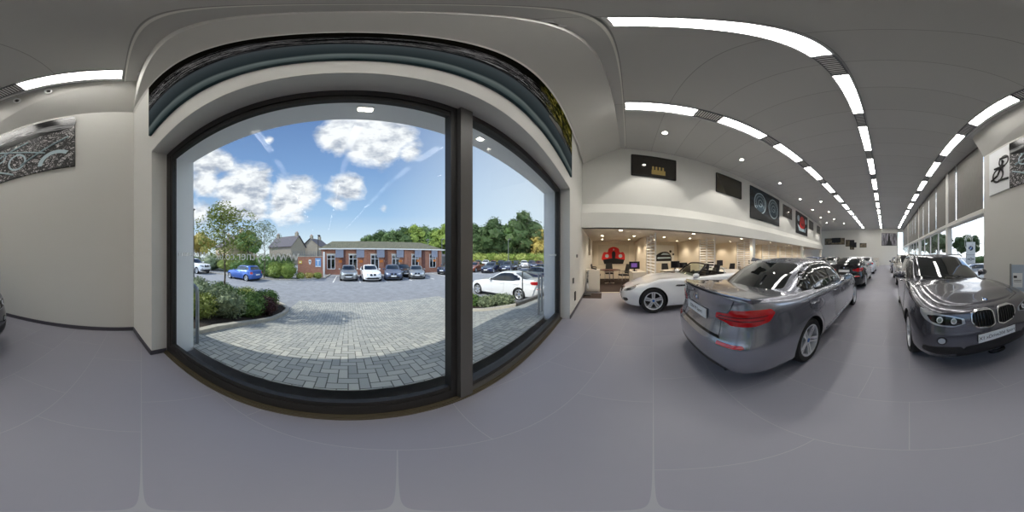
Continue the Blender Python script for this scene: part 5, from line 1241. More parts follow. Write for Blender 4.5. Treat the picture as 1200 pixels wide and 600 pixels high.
def kerb(name, pts, w=.13, h=.11, m_='kerb', closed=False):
    Q = []
    for a, b in zip(pts, pts[1:]):
        n = max(1, int(math.dist(a, b)/.5))
        for k in range(n): Q.append((a[0]+(b[0]-a[0])*k/n, a[1]+(b[1]-a[1])*k/n))
    Q.append(pts[-1]); m = MB(); vs = []
    for i, p in enumerate(Q):
        t = Vector(Q[min(i+1, len(Q)-1)])-Vector(Q[max(i-1, 0)]); t.normalize(); nn = Vector((-t.y, t.x))*w/2
        z = gz(*p)
        for s_, zz in ((-1, -.1), (-1, h), (1, h), (1, -.1)): vs.append(W(p[0]+s_*nn.x, p[1]+s_*nn.y, z+zz))
    fs = [(4*i+k, 4*i+(k+1) % 4, 4*i+4+(k+1) % 4, 4*i+4+k) for i in range(len(Q)-1) for k in range(4)]+[(0, 1, 2, 3), tuple(4*(len(Q)-1)+k for k in (3, 2, 1, 0))]
    m.add(vs, fs); return struct(m.build(name, MAT[m_], fix=True))
kerb('kerb_left_bed', catmull(left_bed[:6], 4)); kerb('kerb_right_bed', catmull(right_bed[:6], 3))
kerb('kerb_walk', [(5.0, 2.98), (6.5, 2.9), (9.6, 2.75)], .16, .16, 'frame_grey')
kerb('kerb_far', [(-24, 15.0), (-12, 14.4), (-6.8, 14.0), (-4.8, 14.6), (-2.4, 16.6), (-2.2, 19.8)], .14, .1)
# parking bay lines
m = MB()
for k in range(8):
    u = -1.3+2.35*k; m.wbox(u-.05, u+.05, 13.9, 18.6, -.8, -.79)
m.wbox(-1.3, 15.2, 18.6, 18.7, -.8, -.79); o = struct(m.build('road_markings', MAT['white_paint']))
# ---- planting
def leaf_cloud(mb, c, r, n, size, rnd, flat=.0, bottom=-.9, mi=0):
    for _ in range(n):
        while True:
            x, y, z = rnd.gauss(0, 1), rnd.gauss(0, 1), rnd.gauss(0, 1); l = math.sqrt(x*x+y*y+z*z)
            if l > .1: break
        k = rnd.uniform(.72, 1.08); x, y, z = x/l*k, y/l*k, z/l*k
        if z < bottom: continue
        p = Vector((c[0]+x*r[0], c[1]+y*r[1], c[2]+z*r[2]))
        a = Vector((rnd.uniform(-1, 1), rnd.uniform(-1, 1), rnd.uniform(-.6, .6))).normalized(); b = a.orthogonal().normalized()
        b = (Matrix.Rotation(rnd.uniform(0, 6.28), 3, a) @ b); s = size*rnd.uniform(.6, 1.3)
        mb.add([p-a*s, p-b*s*.45, p+a*s, p+b*s*.45], [(0, 1, 2, 3)], mi)
def shrub(u, d, r, h, leaf, lab, seed, n=900, ls=.035, grp=None, name='garden_shrub', cat='shrub', z0=None, ru=1, stems=True):
    rnd = random.Random(seed); z = gz(u, d)+.03 if z0 is None else z0; r0 = empty(name, W(u, d, z), WROT, lab, cat, grp)
    m = MB()
    m.blob((0, 0, h*.44), (r*.78*ru, r*.78, h*.42), 3, .18, seed)
    for k in range(5):
        a = rnd.uniform(0, 6.28); q = rnd.uniform(.25, .6); c = (math.cos(a)*r*q*ru, math.sin(a)*r*q, h*rnd.uniform(.45, .68)); s = r*rnd.uniform(.4, .55)
        m.blob(c, (s*.85*ru, s*.85, h*.26), 2, .2, seed+k+1); leaf_cloud(m, c, (s*1.15*ru, s*1.15, h*.38), n//6, ls, rnd)
    leaf_cloud(m, (0, 0, h*.5), (r*ru, r, h*.54), n//2, ls, rnd)
    m.build('foliage', MAT[leaf], r0)
    if stems:
        m = MB()
        for k in range(4):
            a = rnd.uniform(0, 6.28); m.tube((0, 0, -.03), (math.cos(a)*r*.4, math.sin(a)*r*.4, h*.5), .015, .008, 5)
        m.build('stem', MAT['bark'], r0)
    return r0
def tree(u, d, h, cr, leaf, lab, seed, z=-.8, trunk=.16, nb=9, n=1500, ls=.12, grp=None, ch=None, name='broadleaf_tree', solid=True, sparse=1.0):
    rnd = random.Random(seed); r0 = empty(name, W(u, d, z), WROT, lab, 'tree', grp)
    cb = h*(.32 if ch is None else ch); m = MB(); m.path([(0, 0, -.1), (.02*h, 0, h*.3), (0, .01*h, h*.6), (0, 0, h*.88)], [trunk, trunk*.8, trunk*.5, trunk*.15], 8)
    br = MB(); fo = MB(); tips = []
    for k in range(nb):
        a = 2.4*k+rnd.uniform(-.4, .4); z0 = cb+(h-cb)*(.08+.72*k/nb); f = math.sin(PI*min(1, (z0-cb)/(h-cb)*.85+.22)); l = cr*f*rnd.uniform(.55, .9)
        e = (math.cos(a)*l, math.sin(a)*l, z0+l*.45); br.path([(0, 0, z0-.05*h), (e[0]*.5, e[1]*.5, z0+l*.15), e], [trunk*.35, trunk*.2, trunk*.06], 6); tips.append((e, max(.35*cr, cr*.52*f)))
    tips.append(((0, 0, h*.88), cr*.42)); tips.append(((0, 0, h*.7), cr*.6))
    for i, (c, s) in enumerate(tips):
        if solid: fo.blob(c, (s*.8, s*.8, s*.7), 2, .28, seed*7+i)
        leaf_cloud(fo, c, (s*1.1, s*1.1, s*.95), int(n*sparse/len(tips)), ls, rnd)
    m.build('trunk', MAT['bark'], r0, 60); br.build('branches', MAT['bark'], r0, 60); fo.build('foliage', MAT[leaf], r0)
    return r0
# left bed
lb = [(-3.15, 3.3, .62, .85, 'leaf_sage', 'rounded grey-green shrub in the left bed, nearest the glass'), (-3.1, 4.35, .62, .82, 'leaf_green', 'dense green shrub at the kerb, second from the glass'),
      (-2.95, 5.2, .5, .68, 'leaf_purple', 'purple-brown shrub at the left kerb beside the white tag'), (-3.35, 6.0, .6, .8, 'leaf_green', 'green shrub at the corner of the left bed by the road'),
      (-4.15, 3.6, .7, .95, 'leaf_sage', 'tall grey-green shrub behind the nearest one in the left bed'), (-4.3, 4.8, .65, .9, 'leaf_green', 'green shrub in the middle of the left bed below the young tree'),
      (-4.4, 6.1, .6, .8, 'leaf_olive', 'yellow-green shrub by the road under the young tree'), (-5.6, 3.9, .75, 1.05, 'leaf_sage', 'broad shrub deep in the left bed near the lamp post line'),
      (-5.8, 5.6, .7, .95, 'leaf_green', 'dark green shrub deep in the left bed by the road'), (-3.2, 2.5, .45, .6, 'leaf_olive', 'small olive shrub by the steel hoop')]
for i, (u, d, r_, h, lf, lab) in enumerate(lb): shrub(u, d, r_, h, lf, lab, 20+i, 2300, .042, 'shrubs of the left bed')
rb = [(4.95, 4.25, .4, .52, 'leaf_sage', 'wispy low shrub at the front of the right bed'), (5.35, 3.75, .42, .5, 'leaf_sage', 'wispy low shrub in the right bed by the steel post'), (5.0, 5.2, .42, .5, 'leaf_green', 'green low shrub in the middle of the right bed'), (5.3, 6.2, .45, .5, 'leaf_olive', 'olive shrub at the road end of the right bed')]
for i, (u, d, r_, h, lf, lab) in enumerate(rb): shrub(u, d, r_, h, lf, lab, 50+i, 1500, .04, 'shrubs of the right bed')
tree(-4.8, 5.0, 4.75, 1.15, 'leaf_olive', 'slim young tree with sparse leaves in the left bed', 3, z=gz(-4.8, 5.0), trunk=.045, nb=13, n=4600, ls=.055, ch=.38, name='young_tree', solid=False)
tree(-8.4, 14.8, 6.3, 1.5, 'leaf_sage', 'thin young tree across the road in front of the slate roof', 5, trunk=.06, nb=11, n=1700, ls=.08, ch=.42, name='young_tree', solid=False)
hg = [(-7.2, 15.2, 1.0, 1.7, 'leaf_lime', 'bright lime hedge shrub left of the brick wall, outer one'), (-6.0, 15.3, 1.0, 1.75, 'leaf_lime', 'bright lime hedge shrub touching the brick wall'), (-8.6, 16.2, 1.1, 1.6, 'leaf_green', 'green hedge shrub behind the blue hatchback')]
for i, (u, d, r_, h, lf, lab) in enumerate(hg): shrub(u, d, r_, h, lf, lab, 70+i, 1600, .07, 'hedge shrubs across the road', z0=-.8)
for i, (u, d, lf) in enumerate([(-4.7, 15.6, 'leaf_olive'), (-3.9, 15.9, 'leaf_gold'), (-3.1, 16.2, 'leaf_olive')]): shrub(u, d, .5, .65, lf, 'low %s shrub at the foot of the brick wall, %s from the lime hedge' % (['olive', 'golden', 'olive'][i], ORD[i]), 80+i, 700, .05, 'low shrubs below the brick wall', z0=-.8)
for i, (u, d, r_, h, lf) in enumerate([(-13.5, 18, 2.0, 2.6, 'leaf_green'), (-16.5, 18.5, 2.0, 2.4, 'leaf_olive'), (-11, 19.5, 1.9, 2.6, 'leaf_green'), (-20, 18, 2.1, 2.6, 'leaf_sage'), (-9, 21, 1.8, 2.5, 'leaf_dark'), (-23.5, 17, 2.0, 2.4, 'leaf_green')]):
    shrub(u, d, r_, h, lf, 'large hedge bush across the road, %s counted from the brick wall outwards' % ORD[[2, 3, 1, 4, 0, 5][i]], 90+i, 1300, .11, 'large bushes across the road', z0=-.8)
tree(-26, 20, 7, 2.6, 'leaf_gold', 'autumn gold tree beyond the white vehicle at far left', 12, trunk=.14, n=900, ls=.16)
tree(-19, 27, 7.5, 2.8, 'leaf_green', 'green tree standing before the slate roofed house', 13, trunk=.16, n=1000, ls=.16)
# wooded bank beyond the car park
m = MB(); vs = []
def bz(t): return -.8+4.2*sst(t)
NB = 24
for i in range(NB+1):
    for j in range(7):
        u = -10+95*i/NB; d0 = 44-.30*max(0, u-10); vs.append(W(u, d0+j*3, bz(j/5)))
m.add(vs, [(i*7+j, i*7+j+1, (i+1)*7+j+1, (i+1)*7+j) for i in range(NB) for j in range(6)]); o = m.build('hillside', MAT['bank_grass'], fix=True); struct(o)
far = [(420, 62, 7.5, 3.0, 'leaf_gold'), (432, 58, 9.5, 3.6, 'leaf_far'), (447, 60, 11.5, 4.6, 'leaf_dark'), (461, 56, 11, 4.6, 'leaf_far'), (474, 54, 11.5, 4.8, 'leaf_dark'), (486, 54, 12.5, 4.6, 'leaf_lime'), (498, 56, 12.5, 4.8, 'leaf_far'), (511, 52, 11, 4.5, 'leaf_green'), (523, 50, 12, 4.5, 'leaf_lime'),
       (540, 52, 11.5, 4.4, 'leaf_far'), (555, 50, 12, 4.6, 'leaf_dark'), (567, 50, 11, 4.5, 'leaf_far'), (579, 48, 13.5, 5.0, 'leaf_dark'), (592, 50, 11.5, 4.5, 'leaf_far'), (602, 50, 13, 4.8, 'leaf_green'), (613, 50, 16.5, 5.6, 'leaf_dark'), (624, 48, 12, 4.6, 'leaf_dark'), (635, 46, 9.5, 3.6, 'leaf_gold'), (648, 48, 11, 4.6, 'leaf_far'), (664, 50, 12, 4.8, 'leaf_dark')]
kinds = {'leaf_gold': 'autumn gold', 'leaf_far': 'soft green', 'leaf_dark': 'dark green', 'leaf_lime': 'lime green', 'leaf_green': 'mid green'}
for i, (px, dist, h, cr, lf) in enumerate(far):
    a = math.radians((px-408)*.3)
    tree(dist*math.sin(a), dist*math.cos(a), h, cr, lf, '%s tree on the far bank, %s in the line running left to right' % (kinds[lf], ORD[i] if i < 18 else ['nineteenth', 'twentieth'][i-18]), 100+i, z=-.6, trunk=.25, nb=14, n=2600, ls=.34, ch=.05, grp='trees on the far bank')
for i, (px, dist) in enumerate([(562, 39), (575, 40), (588, 39), (600, 41), (612, 40), (624, 40), (636, 41)]):
    a = math.radians((px-408)*.3); shrub(dist*math.sin(a), dist*math.cos(a), 2.4, 2.6, ['leaf_olive', 'leaf_lime'][i % 2], '%s bush low on the far bank, %s from the mullion side' % (['olive', 'lime'][i % 2], ORD[i]), 140+i, 900, .2, 'bushes low on the far bank', z0=-.5, stems=False)
# ---- lamp posts
def lamp_post(u, d, h, lab, r_=.06, m_='frame_dark', arm=0):
    r = empty('lamp_post', W(u, d, -.8 if d > 5 else gz(u, d)), WROT, lab, 'lamp post', 'car park lamp posts')
    m = MB(); m.tube((0, 0, 0), (0, 0, .5), r_*1.4, r_*1.3, 12); m.tube((0, 0, .5), (0, 0, h), r_, r_*.6, 12); m.build('pole', MAT[m_], r, 40)
    m = MB(); m.box((.15*arm, -.2, h+.03), (.3, .55, .1), rx=-.15); m.build('lantern', MAT[m_], r)
lamp_post(-12.0, 8.6, 6.6, 'tall dark lamp post at the far left of the road', .075)
lamp_post(-3.9, 21.0, 4.9, 'dark lamp post above the brick wall with signs', .07, 'frame_dark', 1)
lamp_post(12.5, 23.5, 4.9, 'pale lamp post beyond the end of the brick building', .07, 'grey_metal', -1)
lamp_post(17.5, 27, 5.6, 'pale lamp post among the trees next to the mullion', .07, 'grey_metal', 1)
lamp_post(30, 20, 6, 'pale lamp post among the parked cars on the right', .08, 'grey_metal', 1)
# ---- steel hoops and handrail
r = empty('steel_barrier', W(-2.02, 1.52, -.02), WROT, 'brushed steel hoop barrier beside the left bed', 'barrier')
m = MB(); m.path(catmull([(0, 0, 0), (0, 0, .9), (-.05, .0, 1.02), (-.16, -.02, 1.07), (-.3, -.05, 1.02), (-.36, -.06, .9), (-.36, -.06, 0)], 4), .03, 12); m.build('hoop', MAT['steel'], r, 60)
for c_ in ((0, 0), (-.36, -.06)):
    m = MB(); m.tube((c_[0], c_[1], .0), (c_[0], c_[1], .015), .07, n=16); m.build('foot_flange', MAT['steel'], r, 40)
r = empty('steel_handrail', W(3.68, 1.56, -.02), WROT, 'brushed steel handrail along the walk on the right', 'handrail')
m = MB(); rail = [(0, 0, 0), (0, 0, 1.0), (.05, .03, 1.06), (1.0, .78, 1.0), (1.9, 1.50, .93), (1.96, 1.53, .88), (1.96, 1.53, -.45)]
m.path(rail, .026, 10); m.path([(1.96, 1.53, .9), (3.2, 1.4, .75), (5.2, 1.2, .55), (5.22, 1.2, -.6)], .026, 10); m.build('rail', MAT['steel'], r, 60)
m = MB(); m.path([(.32, .05, -.02), (.32, .05, .98), (.34, .08, 1.03), (1.2, .75, .97)], .024, 10); m.build('inner_rail', MAT['steel'], r, 60)
o = MB().box(tuple(W(-2.75, 4.95, gz(-2.75, 4.95)+.2)), (.05, .02, .07), WROT).build('plant_tag', MAT['plate_white']); tag(o, 'small white tag in front of the purple shrub', 'tag')
m = MB(); m.tube(W(-2.75, 4.95, gz(-2.75, 4.95)), W(-2.75, 4.95, gz(-2.75, 4.95)+.18), .006, n=6); m.build('stake', MAT['white_plastic'], o)
# ---- soffit lights outside
for i, (u, w) in enumerate(((.13, .13), (1.28, .08))):
    r = empty('soffit_light', W(u, 1.22, 3.05), WROT, ['square soffit light over the sliding pane', 'round soffit light over the narrow pane'][i], 'light')
    m = MB(); m.box((0, 0, -.005), (w, .07, .01)); m.build('frame', MAT['white_plastic'], r); m = MB(); m.box((0, 0, -.012), (w*.8, .05, .006)); m.build('lamp', MAT['lens_on'], r)
# ---- brick building
BU0, BU1, BD = -3.2, 12.9, 20.0; zb, ze = -.8, 2.42
r = empty('brick_building', W((BU0+BU1)/2, BD, zb), WROT, 'long single-storey brick building with grey panels and tiled hipped roof', 'building')
def bl_(mb, name, m_, parent=r, shade=None, fix=False):
    return mb.build(name, m_, parent, shade, fix)
cu = (BU0+BU1)/2
def LB(mb, u0, u1, dd0, dd1, z0, z1): return mb.b2(u0-cu, u1-cu, dd0, dd1, z0-zb, z1-zb)
m = MB(); LB(m, BU0, BU1, .0, 5, zb, ze); bl_(m, 'walls', MAT['brick_red'])
m = MB(); hx = (BU1-BU0)/2; ov = .35; zz = ze-zb
rz_ = [(-hx-ov, -ov, zz), (hx+ov, -ov, zz), (hx+ov, 5+ov, zz), (-hx-ov, 5+ov, zz), (-hx+1.0, 2.5, zz+1.12), (hx-2.2, 2.5, zz+1.12)]
m.add(rz_, [(0, 1, 5, 4), (1, 2, 5), (2, 3, 4, 5), (3, 0, 4), (3, 2, 1, 0)]); bl_(m, 'roof', MAT['roof_tile'], fix=True)
m = MB(); LB(m, BU0-.35, BU1+.35, -.40, -.28, ze-.12, ze+.02); bl_(m, 'gutter', MAT['white_paint'])
win_u = [-2.1+2.7*k for k in range(6)]
for k, u in enumerate(win_u):
    w = .95; f = MB()
    for x in (u-w/2, u, u+w/2): LB(f, x-.035, x+.035, -.05, .03, -.1, 1.62)
    for z in (-.1, 1.15, 1.62): LB(f, u-w/2-.03, u+w/2+.03, -.05, .03, z-.035, z+.035)
    fo = bl_(f, 'window', MAT['white_plastic']); g_ = MB(); LB(g_, u-w/2, u+w/2, -.02, .01, -.1, 1.62); bl_(g_, 'pane', MAT['car_glass'], fo)
    l = MB(); LB(l, u-w/2-.1, u+w/2+.1, -.04, .01, 1.64, 1.8); bl_(l, 'lintel', MAT['trim_cream'])
    p_ = MB(); up = -1.05+2.52*k; LB(p_, up-.48, up+.48, -.30, -.24, 1.32, 2.28); bl_(p_, 'wall_panel', mat('panel_grey', (138, 142, 156), .5) if k == 0 else MAT['panel_grey'])
    s_ = MB(); LB(s_, up-.1, up+.34, -.06, -.02, .7, 1.0); bl_(s_, 'notice', mat('notice_orange', (206, 120, 50), .5) if k == 0 else MAT['notice_orange'])
for k in range(7):
    u = BU0+.05+2.62*k; m = MB(); LB(m, u-.2, u+.2, -.16, .01, zb, ze-.1); bl_(m, 'pilaster', MAT['brick_dark'] if k % 2 else MAT['brick_red'])
# ---- brick wall with signs and railings
r2 = empty('garden_wall', W(-4.1, 17.2, -.8), WROT, 'brick wall with signs and spiked railing at the corner', 'wall')
m = MB(); m.b2(-1.35, 1.45, -.12, .12, 0, 2.22); m.build('brickwork', MAT['brick_red'], r2); m = MB(); m.b2(1.45, 1.62, -.15, .15, 0, 2.75); m.build('post', MAT['white_paint'], r2); m = MB(); m.b2(-1.4, 1.45, -.15, .15, 2.22, 2.28); m.build('coping', MAT['kerb'], r2)
m = MB()
for k in range(16):
    x = -1.9+.21*k; m.add([(x-.03, 0, 2.26), (x+.03, 0, 2.26), (x+.03, 0, 2.78), (x, 0, 2.9), (x-.03, 0, 2.78), (x-.03, -.02, 2.26), (x+.03, -.02, 2.26), (x+.03, -.02, 2.78), (x, -.02, 2.9), (x-.03, -.02, 2.78)], [(0, 1, 2, 3, 4), (9, 8, 7, 6, 5)]+[(i, 5+i, 5+(i+1) % 5, (i+1) % 5) for i in range(5)])
m.b2(-2.0, 1.45, -.03, .0, 2.45, 2.5); m.build('railing', MAT['grey_metal'], r2)
sy = mat('sign_yellow', (222, 196, 60), .5); sb = mat('sign_blue', (120, 160, 205), .5)
def signp(x, z, w, h, m_, lab, shape=None, extra=None):
    o = empty('wall_sign', W(-4.1+x, 17.2-.13, -.8+z), WROT, lab, 'sign')
    m = MB()
    P = [(-w/2, -h/2), (w/2, -h/2), (w/2, h/2), (-w/2, h/2)] if shape is None else shape
    m.plate([(a, .0, b) for a, b in P], (0, -1, 0), .02); m.build('plate', m_, o, fix=True)
    if extra:
        m = MB()
        for (x0, x1, z0, z1) in extra: m.b2(x0, x1, -.026, -.021, z0, z1)
        m.build('printed_marks', MAT['plate_white'] if m_ is not MAT['plate_white'] else MAT['ink'], o)
signp(-1.05, 1.62, .34, .3, sy, 'small yellow sign on the brick wall', extra=[(-.1, .1, -.05, .05)])
signp(.02, 1.62, .26, .56, MAT['plate_white'], 'white shield sign in the middle of the brick wall', [(-.13, .28), (.13, .28), (.13, -.05), (0, -.28), (-.13, -.05)], [(-.06, .06, .0, .16)])
signp(.92, 1.6, .62, .95, sb, 'blue and white sign at the right of the brick wall', extra=[(-.04, .04, -.3, .22), (-.2, .2, .2, .28), (-.28, .28, -.46, -.36)])
# ---- houses
def house(u, d, w, dp, hw, hr, rot, wm, lab, name='stone_house'):
    r = empty(name, W(u, d, -.8), WROT+rot, lab, 'house'); m = MB(); m.b2(-w/2, w/2, -dp/2, dp/2, 0, hw)
    m.add([(-w/2, -dp/2, hw), (-w/2, dp/2, hw), (-w/2, 0, hr-.1), (w/2, -dp/2, hw), (w/2, dp/2, hw), (w/2, 0, hr-.1)], [(0, 1, 2), (3, 5, 4)]); m.build('walls', wm, r)
    m = MB()
    for s_ in (-1, 1): m.plate([(-w/2-.3, s_*(dp/2+.3), hw-.2), (w/2+.3, s_*(dp/2+.3), hw-.2), (w/2+.3, 0, hr), (-w/2-.3, 0, hr)], (0, 0, 1), .12)
    m.build('roof', MAT['slate'], r, fix=True)
    for s_ in (-1, 1):
        c = MB(); c.b2(s_*(w/2-.6)-.4, s_*(w/2-.6)+.4, -.35, .35, hr-.6, hr+.9); ck = c.build('chimney', wm, r); c = MB()
        for q_ in (-.2, .2):
            c = MB(); c.tube((s_*(w/2-.6)+q_, 0, hr+.9), (s_*(w/2-.6)+q_, 0, hr+1.2), .1, n=10); c.build('chimney_pot', MAT['brick_red'], ck, 40)
    for x in (-w*.28, w*.05, w*.32):
        for z in (1.2, 3.9):
            if z+1 > hw: continue
            f = MB(); f.b2(x-.45, x+.45, -dp/2-.05, -dp/2, z, z+1.1); fo = f.build('window', MAT['white_plastic'], r); f = MB(); f.b2(x-.38, x-.03, -dp/2-.07, -dp/2-.05, z+.07, z+1.03); f.b2(x+.03, x+.38, -dp/2-.07, -dp/2-.05, z+.07, z+1.03); f.build('pane', MAT['car_glass'], fo)
house(-16.5, 42, 8, 6, 4.8, 7.6, -.35, MAT['stone'], 'stone house with slate roof and chimney behind the lime hedge')
house(-9.5, 47, 5.5, 6, 5, 7.2, 1.2, MAT['stone'], 'smaller gabled stone house behind the railing')
house(-26, 31, 10, 7, 4.6, 7.4, -.5, mat('render_buff', (196, 176, 146), .8), 'buff house with slate roof behind the young tree')
# low buildings far right beyond the car park
r3 = empty('low_shed', W(24, 34, -.8), WROT, 'long low grey shed at the foot of the bank', 'building')
m = MB(); m.b2(-9, 9, -2, 2, 0, 2.2); m.build('walls', MAT['frame_grey'], r3); m = MB(); m.add([(-9.2, 2.2, 2.2), (9.2, 2.2, 2.2), (9.2, 0, 2.8), (-9.2, 0, 2.8), (-9.2, -2.2, 2.2), (9.2, -2.2, 2.2)], [(0, 1, 2, 3), (3, 2, 5, 4), (0, 3, 4), (1, 5, 2)]); m.build('roof', MAT['slate'], r3)
# ---- cars outside
HD = -TH            # nose away from the glass (along +d)
def out_car(proto, name, u, d, head, pm, lab, sc=q9, z=-.8, rx=0):
    p = W(u, d); return car2(proto, name, p.x, p.y, HD-math.radians(head), pm, lab, z=z, sc=sc, rx=rx)
out_car(sal, 'saloon_car', 7.78, 5.27, 0, 'paint_white', 'white saloon parked just outside beyond the right bed', z=-.77, rx=-.02)
out_car(hat, 'hatchback_car', .05, 16.3, 180, 'paint_silver', 'small silver hatchback facing the glass, before the brick building', sc=(.98, .98, 1))
out_car(sal, 'saloon_car', 2.15, 16.2, 180, 'paint_white', 'white saloon facing the glass between the hatchback and slate saloon')
out_car(sal, 'saloon_car', 4.55, 16.4, 192, 'paint_slate', 'slate blue saloon facing the glass before the brick building')
out_car(sal, 'saloon_car', 7.2, 16.3, 200, 'paint_silver', 'silver low car facing the glass, last in the building row', sc=(.9, .86, .88))
out_car(sal, 'saloon_car', 6.4, 18.3, 190, 'paint_black', 'dark saloon tucked behind the silver low car', sc=(.9, .86, .92))
out_car(crs, 'crossover_car', 12.4, 17.5, 240, 'paint_navy', 'dark navy crossover past the end of the brick building')
out_car(hat, 'hatchback_car', -9.7, 14.0-1.0, -78, 'paint_blue', 'bright blue hatchback seen from behind across the road', sc=(1, 1, 1))
out_car(crs, 'crossover_car', -18.2, 13.4, 90, 'paint_white', 'white vehicle behind the tall lamp post at far left', sc=(1.1, 1.1, 1.3))
rowR = [(17.2, 17.4, 'paint_copper', 'copper brown', sal), (18.1, 15.0, 'paint_navy', 'dark blue', sal), (20.6, 13.9, 'paint_navy', 'navy', crs), (23.8, 14.6, 'paint_black', 'black', sal)]
for i, (u, d, pm, cn, pr_) in enumerate(rowR): out_car(pr_, 'saloon_car' if pr_ is sal else 'crossover_car', u, d, 250, pm, '%s car parked across the tarmac, %s right of the mullion' % (cn, ORD[i]))
rowS = [(12.6, 5.7, 'paint_navy', 'navy', sal), (15.6, 6.6, 'paint_slate', 'slate', crs), (19.3, 7.2, 'paint_white', 'white', hat), (22.6, 7.9, 'paint_black', 'black', sal), (26.5, 8.8, 'paint_copper', 'copper', sal)]
for i, (u, d, pm, cn, pr_) in enumerate(rowS): out_car(pr_, 'saloon_car' if pr_ is sal else ('crossover_car' if pr_ is crs else 'hatchback_car'), u, d, 0, pm, '%s car beyond the white saloon, %s behind it by the right reveal' % (cn, ORD[i]))
pal = ['paint_copper', 'paint_silver', 'paint_white', 'paint_copper', 'paint_navy', 'paint_silver', 'paint_black', 'paint_white', 'paint_slate', 'paint_copper']
for i in range(10):
    a = math.radians(43+2.7*i); dist = 37-.5*i
    out_car([sal, hat][i % 2], ['saloon_car', 'hatchback_car'][i % 2], dist*math.sin(a), dist*math.cos(a), 235, pal[i], '%s car in the distant row below the bank, %s from its left' % (pal[i][6:], ORD[i]))
# ---- what the side windows look out on
def out2(proto, name, x, y, rz, pm, lab): return car2(proto, name, x, y, rz, pm, lab, z=-.8, sc=q9)
out2(sal, 'saloon_car', 8.2, 11.0, 1.3, 'paint_white', 'white saloon outside the side windows, nearest the end wall'); out2(crs, 'crossover_car', 8.6, 14.6, 1.35, 'paint_silver', 'silver crossover outside the side windows by the pylon sign'); out2(sal, 'saloon_car', 9.0, 18.5, 1.3, 'paint_white', 'white saloon outside the side windows beyond the pylon sign'); out2(hat, 'hatchback_car', 9.4, 22.5, 1.3, 'paint_slate', 'slate hatchback outside the side windows, furthest off')
r = empty('pylon_sign', (10.6, 18.2, -.8), -.55, 'white pylon sign with three panels and round emblems outside the side windows', 'sign')
m = MB(); m.box((0, 0, 2.05), (1.15, .25, 4.1)); m.build('body', MAT['white_plastic'], r)
m = MB()
for z in (1.25, 2.45):
    m = MB(); m.box((0, -.13, z), (1.15, .02, .04)); m.build('divider', MAT['grey_metal'], r)
m = MB()
def disc2(mb, z, r0, r1, y=-.135, n=28, x=0):
    vs = [(x+rr*math.cos(2*PI*i/n), y+yy, z+rr*math.sin(2*PI*i/n)) for i in range(n) for rr in (r0, r1) for yy in (0, -.01)]
    fs = []
    for i in range(n):
        b, c_ = 4*i, 4*((i+1) % n); fs += [(b, b+2, c_+2, c_), (b+1, c_+1, c_+3, b+3), (b+2, b+3, c_+3, c_+2), (b, c_, c_+1, b+1)]
    mb.add(vs, fs)
disc2(m, 3.3, .17, .30); disc2(m, 1.9, .12, .18); m.box((-.32, -.14, 1.9), (.24, .012, .1)); m.box((.32, -.14, 1.9), (.24, .012, .1)); m.build('emblem_ring', MAT['ink'], r, fix=True)
m = MB(); disc2(m, 3.3, 0, .165); m.build('emblem_centre', MAT['badge_blue'], r, fix=True)
m = MB(); disc2(m, 0, .30, .325, y=0); disc2(m, 0, .20, .21, y=0)
for k in range(12): a = PI/2+(-1.2+.22*k); m.tube((.2*math.cos(a), 0, .2*math.sin(a)), (.42*math.cos(a), 0, .42*math.sin(a)), .006, n=4)
o = m.build('window_emblem', fr, w2, fix=True); o.location = (XR+.1, 5.6, 2.05); o.rotation_euler = (0, 0, PI/2)
for i, (x, y, h, cr, lf) in enumerate([(26, 24, 6, 3, 'leaf_dark'), (30, 34, 7, 3.4, 'leaf_far'), (22, 40, 8, 3.8, 'leaf_dark'), (16, 46, 8, 3.6, 'leaf_dark'), (34, 26, 7, 3.4, 'leaf_green'), (12.5, 37, 8, 3.2, 'leaf_dark'), (28, 18, 5.4, 2.8, 'leaf_far'), (9.5, 50, 9, 4, 'leaf_dark')]):
    t = tree(0, 0, h, cr, lf, '%s tree outside the side windows, %s in distance order from the pylon sign' % (kinds[lf], ORD[i]), 200+i, trunk=.2, nb=8, n=900, ls=.22, grp='trees outside the side windows'); t.location = (x, y, -.8)
for i in range(7): 
    t = shrub(0, 0, 2.6, 2.4, 'leaf_green', 'hedge bush outside the side windows, %s along the boundary' % ORD[i], 220+i, 500, .14, 'boundary hedge outside the side windows', z0=-.8, stems=False); t.location = (20+1.2*i, 12+5.0*i, -.8)
# ================================================================ SKY, SUN, CAMERA
def pdir(px, py):
    az = math.radians((px-1037)*.3); e = math.radians((300-py)*.3)
    return (math.sin(az)*math.cos(e), math.cos(az)*math.cos(e), math.sin(e))
w = bpy.data.worlds.new('sky'); S.world = w; w.use_nodes = True; nt = w.node_tree; nt.nodes.clear()
g = G.__new__(G); g.nt = nt; g.n = nt.nodes; g.l = nt.links; g.b = None
out = g.node('ShaderNodeOutputWorld'); bg = g.node('ShaderNodeBackground'); nt.links.new(bg.outputs[0], out.inputs[0])
D = g.obj('Generated'); nrm = g.node('ShaderNodeVectorMath', operation='NORMALIZE'); g.put(nrm.inputs[0], D); D = nrm.outputs[0]
z = g.xyz(D)[2]
skyc = g.ramp(z, [(0, (226, 236, 240)), (.10, (202, 222, 238)), (.25, (158, 192, 228)), (.5, (124, 160, 208)), (.8, (96, 128, 180)), (1, (76, 104, 156))])
